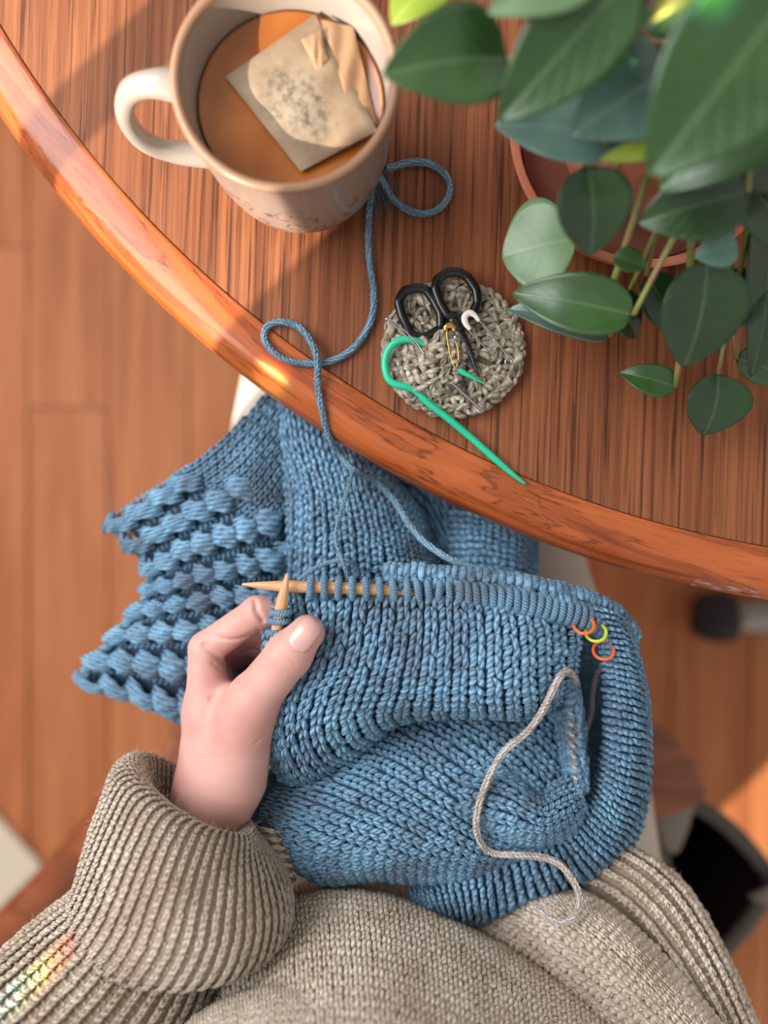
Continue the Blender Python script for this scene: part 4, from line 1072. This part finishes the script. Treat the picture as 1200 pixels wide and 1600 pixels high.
def surface_nets(f, lo, hi, h):
    lo, hi = np.array(lo), np.array(hi); n = np.ceil((hi - lo) / h).astype(int) + 1
    D = np.zeros(n, np.float32)
    ys, zs = np.meshgrid(np.arange(n[1]), np.arange(n[2]), indexing='ij')
    for i in range(n[0]):
        X = np.stack([np.full(ys.shape, lo[0] + i * h), lo[1] + ys * h, lo[2] + zs * h], -1); D[i] = f(X)
    ins = D < 0
    cell = [ins[a:n[0] - 1 + a, b:n[1] - 1 + b, c:n[2] - 1 + c] for a in (0, 1) for b in (0, 1) for c in (0, 1)]
    sm = sum(c.astype(int) for c in cell); act = (sm > 0) & (sm < 8)
    idx = -np.ones(act.shape, int); I = np.argwhere(act); idx[act] = np.arange(len(I))
    acc = np.zeros((len(I), 3)); cnt = np.zeros(len(I))
    corners = [(a, b, c) for a in (0, 1) for b in (0, 1) for c in (0, 1)]
    for p in range(8):
        for q in range(p + 1, 8):
            if sum(abs(np.array(corners[p]) - corners[q])) != 1: continue
            A = I + corners[p]; B = I + corners[q]; da = D[tuple(A.T)]; db = D[tuple(B.T)]
            m = (da < 0) != (db < 0); t = np.where(m, da / np.where(m, da - db, 1), 0)[:, None]
            acc[m] += (A + t * (B - A))[m]; cnt[m] += 1
    V = lo + acc / cnt[:, None] * h
    Fs = []
    for ax in range(3):
        o1, o2 = [(1, 2), (2, 0), (0, 1)][ax]
        sl0 = [slice(1, -1)] * 3; sl0[ax] = slice(0, -1); sl1 = list(sl0); sl1[ax] = slice(1, None)
        d0, d1 = ins[tuple(sl0)], ins[tuple(sl1)]
        for flip in (False, True):
            E = np.argwhere((d0 & ~d1) if not flip else (~d0 & d1))
            if not len(E): continue
            off = np.ones(3, int); off[ax] = 0; E = E + off
            u1 = np.zeros(3, int); u1[o1] = 1; u2 = np.zeros(3, int); u2[o2] = 1
            g = lambda e: idx[tuple(e.T)]
            q = np.stack([g(E - u1 - u2), g(E - u2), g(E), g(E - u1)], -1)
            Fs.append(q[:, ::-1] if flip else q)
    return V, np.vstack(Fs)
PERSON = thing('person', 'seated person in oatmeal jumper and pale trousers knitting with the left hand', 'person', (0.02, -0.42, 0.0))
HV, HF = surface_nets(hand_sdf, hp(215, 1420, -35) - 0.02, hp(560, 905, 62) + [0.02, 0.0, 0.012], 0.00085)
for pts_, dep, wid, zmin in CREASES:                             # soft skin creases pressed into the surface
    pp = np.array([hp(x, y, 25)[:2] for x, y in pts_]); pp = catmull(np.column_stack([pp, np.zeros(len(pp))]), 24)[:, :2]
    sc_ = (CAM_Z - HV[:, 2]) / (CAM_Z - TABLE_Z - 0.025)
    dd = np.full(len(HV), 9.0)
    for q0, q1 in zip(pp[:-1], pp[1:]):
        ab = q1 - q0; X2 = HV[:, :2] / sc_[:, None] - q0; t = np.clip((X2 @ ab) / (ab @ ab), 0, 1); dd = np.minimum(dd, np.linalg.norm(X2 - t[:, None] * ab, axis=1))
    k = HV[:, 2] > P(0, 0, zmin)[2]
    HV[k, 2] -= (dep * 0.001 * np.exp(-(dd / (wid * 0.001)) ** 2))[k]
def mat_skin():
    M = MT('skin', srgb(226, 172, 156), 0.48)
    v = M.coord('Object')
    n = M.noise(v, 26, 3); f = M.noise(v, 900, 2)
    col = M.ramp(n, [(0.3, srgb(198, 142, 132)), (0.6, srgb(212, 163, 153))])
    M.to(col, 'Base Color'); M.set('Subsurface Weight', 0.12); M.set('Subsurface Radius', (0.004, 0.0018, 0.001)); M.set('Subsurface Scale', 1.0)
    vo = M.n('TexVoronoi', {'Vector': v, 'Scale': 1300.0}).outputs['Distance']
    M.bump(M.math('ADD', M.math('MULTIPLY', vo, 0.4), f), 0.10, 0.0004); M.set('Specular IOR Level', 0.35)
    return M.m
SKIN = mat_skin()
mb = MB(); mb.add(HV, HF); body = mb.build('body', SKIN, PERSON, label='left hand and forearm holding the needle and fabric')
sm = body.modifiers.new('smooth', 'SMOOTH'); sm.factor = 0.5; sm.iterations = 2
# thumbnail: a thin curved plate laid on the skin
bv = BVHTree.FromPolygons([tuple(v) for v in HV], [tuple(int(i) for i in f) for f in HF])
ax0, ax1 = hp(463, 1008, 40), hp(496, 966, 40)
dv = ax1 - ax0; Ln = np.linalg.norm(dv); dv /= Ln; sdv = np.cross(dv, [0, 0, 1.0]); sdv /= np.linalg.norm(sdv)
nu, nv = 11, 13; NV = []
for j in range(nv):
    t = j / (nv - 1)
    wd = 0.0060 * (1 - 0.10 * t) * min(1.0, (0.0 + math.sqrt(max(0, 1 - (1 - min(t / 0.28, 1)) ** 2)) * 0.75 + 0.25)) * (1 - 0.55 * max(0, (t - 0.72) / 0.28) ** 2.2)
    for i in range(nu):
        a = (i / (nu - 1) * 2 - 1)
        p = ax0 + dv * (t * Ln) + sdv * (a * wd); hit = bv.ray_cast(Vector((p[0], p[1], 1.0)), Vector((0, 0, -1)))
        z = hit[0].z if hit[0] else p[2]
        NV.append((p[0], p[1], z + 0.0003 + 0.0003 * (1 - a * a)))
mb = MB(); mb.add(np.array(NV), grid_faces(nv, nu))
NAIL = MT('fingernail', srgb(216, 168, 160), 0.3, Coat_Weight=0.3)
nl = mb.build('thumbnail', NAIL.m, PERSON, label='short unpainted thumbnail'); s2 = nl.modifiers.new('thickness', 'SOLIDIFY'); s2.thickness = 0.0006; s2.offset = 0.3

# ------------------------------------------------------------------ clothes
WOOL2 = (BEIGE, BEIGE_BACK)
cuff_rings = [  # L, R (px), front sag dx, dy, centre zt, depth mm
    ((135, 1452), (420, 1462), (0, 60), 14, 40),
    ((110, 1430), (452, 1432), (-10, 112), 20, 48),
    ((122, 1380), (448, 1392), (-8, 104), 24, 48),
    ((140, 1315), (424, 1352), (-8, 78), 24, 44),
    ((162, 1250), (404, 1325), (-10, 50), 22, 39),
    ((182, 1200), (394, 1305), (-14, 34), 20, 34),
    ((205, 1186), (384, 1300), (-14, 30), 16, 28),
    ((222, 1200), (378, 1308), (-12, 34), 10, 24),
    ((232, 1260), (372, 1350), (-12, 38), 6, 22)]
def ring_net(rings, n=20, twist=0.0):
    net = []
    for k in range(n):
        a = 2 * PI * k / n; row = []
        for q, (L_, R_, sag, zc, dz) in enumerate(rings):
            b = a + twist * q
            mx, my = (L_[0] + R_[0]) / 2, (L_[1] + R_[1]) / 2; hx, hy = (R_[0] - L_[0]) / 2, (R_[1] - L_[1]) / 2
            sn = math.sin(b); f = sn if sn > 0 else sn * 0.9
            row.append((mx + hx * math.cos(b) + sag[0] * f, my + hy * math.cos(b) + sag[1] * f, zc + dz * sn))
        net.append(row)
    return net
def curve_y(xs, ys): return lambda x: float(np.interp(x, xs, ys))
top_y = curve_y([280, 360, 440, 520, 600, 700, 800, 900, 980, 1060], [1540, 1455, 1402, 1384, 1394, 1432, 1484, 1545, 1600, 1660])
torso_net = []
for x in (280, 360, 430, 500, 580, 660, 740, 820, 900, 980):
    y0 = top_y(x)
    torso_net.append([(x - 4, y0 - 110, -118), (x - 4, y0 - 50, -104), (x - 4, y0 - 4, -60), (x - 4, y0 + 2, -34), (x, y0 + 14, -6), (x + 4, y0 + 52, 18), (x + 8, y0 + 104, 44), (x + 12, y0 + 170, 72), (x + 16, y0 + 250, 100)])
sweater, ts = knit_part('jumper', torso_net, 46, 34, PERSON, WOOL2, 'smooth', hs=0.75, fuzz='beige', res=(60, 40), label='oatmeal wool jumper front')
def sub(name, net, nu, nv, kind, closed=False, hs=1.0, res=(48, 48), **kw):
    s_ = Surf(net, closed); mb = sheet(s_, res)
    o = mb.build(name, BEIGE_BACK, sweater); st = MB(); q = dict(fuzz='beige', hs=hs, **kw)
    if kind == 'rib':
        stitches(st, s_, nu, nv, tpl_fat, jit=0.06, only=lambda i, j: i % 2 == 0, lift=0.34, **q)
        stitches(st, s_, nu, nv, tpl_purl, only=lambda i, j: i % 2 == 1, lift=-0.25, **q)
    else: stitches(st, s_, nu, nv, tpl_fat, **q)
    st.build(name + '_stitches', BEIGE, sweater, kind='stuff')
    return s_
sub('cuff', ring_net(cuff_rings, 22, -0.17), 96, 31, 'rib', True, res=(88, 50))
under_net = [
    [(392, 1290, -12), (398, 1340, -14), (400, 1395, -12), (392, 1440, -4)],
    [(412, 1290, 2), (424, 1340, 2), (430, 1395, 4), (416, 1452, 8)],
    [(432, 1300, 0), (448, 1345, 0), (452, 1400, 0), (436, 1466, 4)],
    [(440, 1315, -20), (456, 1352, -20), (458, 1408, -20), (446, 1474, -12)]]
sub('cuff_fold', np.array(under_net).transpose(1, 0, 2), 22, 5, 'rib', res=(30, 20))
sleeve_rings = [((-120, 1640), (250, 1760), (-20, 60), 60, 50), ((-60, 1560), (285, 1680), (-14, 60), 40, 50), ((10, 1490), (322, 1600), (-8, 60), 24, 46), ((80, 1430), (345, 1530), (-4, 50), 14, 42), ((135, 1390), (355, 1470), (0, 40), 10, 36), ((180, 1370), (360, 1420), (0, 30), 8, 30)]
sub('sleeve', ring_net(sleeve_rings, 20, -0.03), 84, 32, 'rib', True, res=(70, 40))
belly_net = []
for x in (250, 310, 370, 440, 510, 590, 680, 780):
    y0 = curve_y([250, 310, 370, 440, 510, 590, 680, 780], [1640, 1588, 1556, 1541, 1545, 1566, 1604, 1660])(x)
    belly_net.append([(x, y0 + 14, 10), (x, y0, 48), (x, y0 + 14, 68), (x + 4, y0 + 56, 84), (x + 8, y0 + 150, 104)])
sub('front_fold', belly_net, 42, 16, 'knit', hs=0.75, res=(40, 30))
hem_net = [  # u across (lower-left to upper-right), v along, down to the right
    [(730, 1450, -46), (810, 1500, -30), (890, 1562, -14), (965, 1630, 0), (1040, 1710, 14)],
    [(790, 1412, -26), (870, 1448, 2), (960, 1520, 18), (1040, 1600, 30), (1110, 1680, 44)],
    [(830, 1396, -26), (905, 1424, 4), (990, 1490, 18), (1070, 1575, 30), (1140, 1660, 42)],
    [(870, 1390, -36), (930, 1408, -10), (1010, 1470, -2), (1090, 1560, 12), (1160, 1650, 26)]]
sub('hem', np.array(hem_net), 14, 30, 'knit', res=(24, 40))
rsl_net = [
    [(800, 1418, -48), (890, 1440, -36), (970, 1500, -26), (1060, 1590, -12), (1120, 1680, 0)],
    [(830, 1376, -44), (925, 1390, -24), (1005, 1450, -10), (1080, 1550, 4), (1140, 1660, 14)],
    [(880, 1352, -44), (960, 1352, -20), (1035, 1410, -6), (1105, 1520, 6), (1165, 1650, 16)],
    [(930, 1330, -50), (985, 1333, -26), (1060, 1390, -14), (1128, 1505, -4), (1186, 1640, 8)],
    [(960, 1335, -70), (1000, 1340, -54), (1070, 1392, -44), (1136, 1508, -34), (1192, 1640, -20)]]
sub('right_sleeve', np.array(rsl_net), 20, 34, 'rib', res=(30, 40))
fuzz_object('jumper_halo', 'beige', BEIGE, sweater, 0.0040, 24000, 0.00004)

DEN = MT('cream_denim', srgb(190, 180, 166), 0.9)
DEN.bump(DEN.n('TexWave', {'Vector': DEN.coord('Object', rot=(0, 0, 0.8)), 'Scale': 420.0, 'Distortion': 0.5}).outputs['Fac'], 0.25, 0.0004)
DEN = DEN.m
def leg_path(pts, n=40): return PA(catmull(np.array([p[:3] for p in pts], float), n)), np.interp(np.linspace(0, 1, n), np.linspace(0, 1, len(pts)), [p[3] * 0.001 for p in pts])
for name, pts in (('trouser_leg', [(430, 1560, -190, 84), (430, 1400, -196, 82), (446, 1150, -200, 76), (468, 900, -200, 70), (492, 660, -204, 63), (515, 500, -250, 58), (530, 440, -400, 50), (535, 420, -640, 44)]),
                  ('trouser_leg', [(880, 1560, -190, 84), (870, 1400, -196, 82), (840, 1150, -200, 76), (775, 900, -200, 70), (745, 700, -204, 63), (735, 560, -250, 58), (735, 480, -400, 50), (735, 460, -640, 44)])):
    q, r = leg_path(pts); mb = MB(); sweep(mb, q, r, 28); mb.build(name, DEN, PERSON)
hipq, hipr = leg_path([(430, 1540, -180, 90), (650, 1570, -170, 100), (880, 1540, -180, 90)], 20)
mb = MB(); sweep(mb, hipq, hipr, 24); mb.build('trouser_seat', DEN, PERSON)

# ------------------------------------------------------------------ chair, bag, rug
def mat_chairwood():
    M = MT('reddish_stained_wood', srgb(130, 70, 40), 0.4)
    g = M.noise(M.coord('Object', (10, 60, 10)), 1.5, 4)
    M.to(M.ramp(g, [(0.3, srgb(112, 56, 30)), (0.7, srgb(156, 86, 50))]), 'Base Color'); return M.m
CHW = mat_chairwood()
CZ = -285
chair = thing('chair', 'reddish brown wooden chair with rounded seat under the knitting person', 'chair', tuple(P(640, 1400, -740)))
def flat_slab(mb, out, z0, z1):
    n = len(out); a = PA(np.column_stack([out, np.full(n, z1)])); b = a.copy(); b[:, 2] += (z0 - z1) * 0.001
    i = np.arange(n); k = (i + 1) % n
    mb.add(np.vstack([a, b]), [np.stack([i, i + n, k + n, k], -1), i[None, :], (i + n)[None, ::-1]])
seat_out = catmull([(262, 1160), (300, 1110), (640, 1085), (960, 1100), (1030, 1135), (1080, 1180), (1106, 1246), (1070, 1268), (1010, 1300), (990, 1400), (980, 1640), (640, 1690), (240, 1640), (235, 1400), (238, 1230)], 90, True)
mb = MB(); flat_slab(mb, seat_out, CZ - 28, CZ); st = mb.build('seat', CHW, chair, smooth=False); bevel(st, 0.006, 3)
for (x0, y0), (x1, y1) in (((300, 1180), (250, 1120)), ((1040, 1200), (1060, 1160)), ((940, 1600), (980, 1680)), ((250, 1600), (200, 1680))):
    a = P(x0, y0, CZ - 20); b = P(x1, y1, CZ - 20) * [1, 1, 0]; 
    mb = MB(); sweep(mb, np.linspace(a, b, 12), np.linspace(0.021, 0.015, 12), 14); mb.build('leg', CHW, chair)
mb = MB(); sweep(mb, catmull([P(185, 1262, -330), P(90, 1372, -352), P(-60, 1520, -385)], 20), 0.0195, 16, flat=1.3); mb.build('side_rail', CHW, chair, label='curved wooden rail leaving the seat at the left')

FELT = MT('grey_felt', srgb(128, 120, 112), 0.95); FELT.bump(FELT.noise(FELT.coord('Object'), 700, 3), 0.4, 0.001); FELT = FELT.m
FELTD = MT('dark_felt_binding', srgb(88, 82, 76), 0.95).m
LINING = MT('dark_bag_lining', srgb(40, 26, 20), 0.9).m
bagt = thing('tote_bag', 'open dark brown tote bag with grey felt rim beside the chair', 'bag', tuple(P(1120, 1390, -740)))
mouth = catmull([(1046, 1262), (1088, 1256), (1150, 1300), (1204, 1366), (1204, 1392), (1165, 1450), (1120, 1496), (1092, 1478), (1050, 1420), (1034, 1350), (1034, 1290)], 80, True)
BZ = -330
M_in = PA(np.column_stack([mouth, np.full(80, BZ)])); cen = M_in.mean(0)
mb = MB()
levels = [(0.0, 1.0), (-0.10, 1.0), (-0.25, 0.96), (-0.38, 0.88), (-0.40, 0.5), (-0.40, 0.01)]
V = np.concatenate([(M_in - cen) * [k, k, 1] * 0.93 + cen + [0, 0, z] for z, k in levels]); mb.add(V, grid_faces(len(levels), 80, True)[:, ::-1].copy())
mb.build('lining', LINING, bagt)
mb = MB(); V = np.concatenate([(M_in - cen) * [k, k, 1] + cen + [0, 0, z] for z, k in levels]); mb.add(V, grid_faces(len(levels), 80, True)); mb.build('shell', FELT, bagt)
mb = MB(); sweep(mb, (M_in - cen) * 0.97 + cen, 0.0075, 12, True, flat=0.9); mb.build('rim_band', FELTD, bagt)
mb = MB(); q = PA(np.array([[(1014, 1178, BZ + 26), (1050, 1206, BZ + 26), (1090, 1240, BZ + 18)], [(1016, 1240, BZ + 22), (1044, 1262, BZ + 22), (1076, 1288, BZ + 10)], [(1030, 1320, BZ + 4), (1044, 1330, BZ + 4), (1056, 1338, BZ)]], float)); mb.add(q.reshape(-1, 3), grid_faces(3, 3)); ff = mb.build('folded_flap', FELT, bagt, label='lighter felt flap folded over the near corner'); sd_ = ff.modifiers.new('thickness', 'SOLIDIFY'); sd_.thickness = 0.006; ff.modifiers.new('smooth', 'SUBSURF').levels = 2; ff.modifiers['smooth'].render_levels = 2
mb = MB(); sweep(mb, catmull([P(1186, 1405, BZ), P(1215, 1395, BZ + 20), P(1260, 1370, BZ + 10)], 14), 0.012, 10, flat=0.4); mb.build('strap', FELT, bagt)

rug = MB(); flat_slab(rug, np.array([(-160, 1240), (-20, 1262), (62, 1352), (60, 1362), (-60, 1480), (-180, 1560)], float), -740, -726)
RUGM = MT('cream_rug_pile', srgb(214, 200, 180), 1.0); RUGM.bump(RUGM.noise(RUGM.coord('Object'), 260, 3), 0.6, 0.004)
rug = rug.build('rug', RUGM.m, smooth=False); bevel(rug, 0.005); tag(rug, 'corner of a pale cream rug on the floorboards by the chair rail', 'rug')
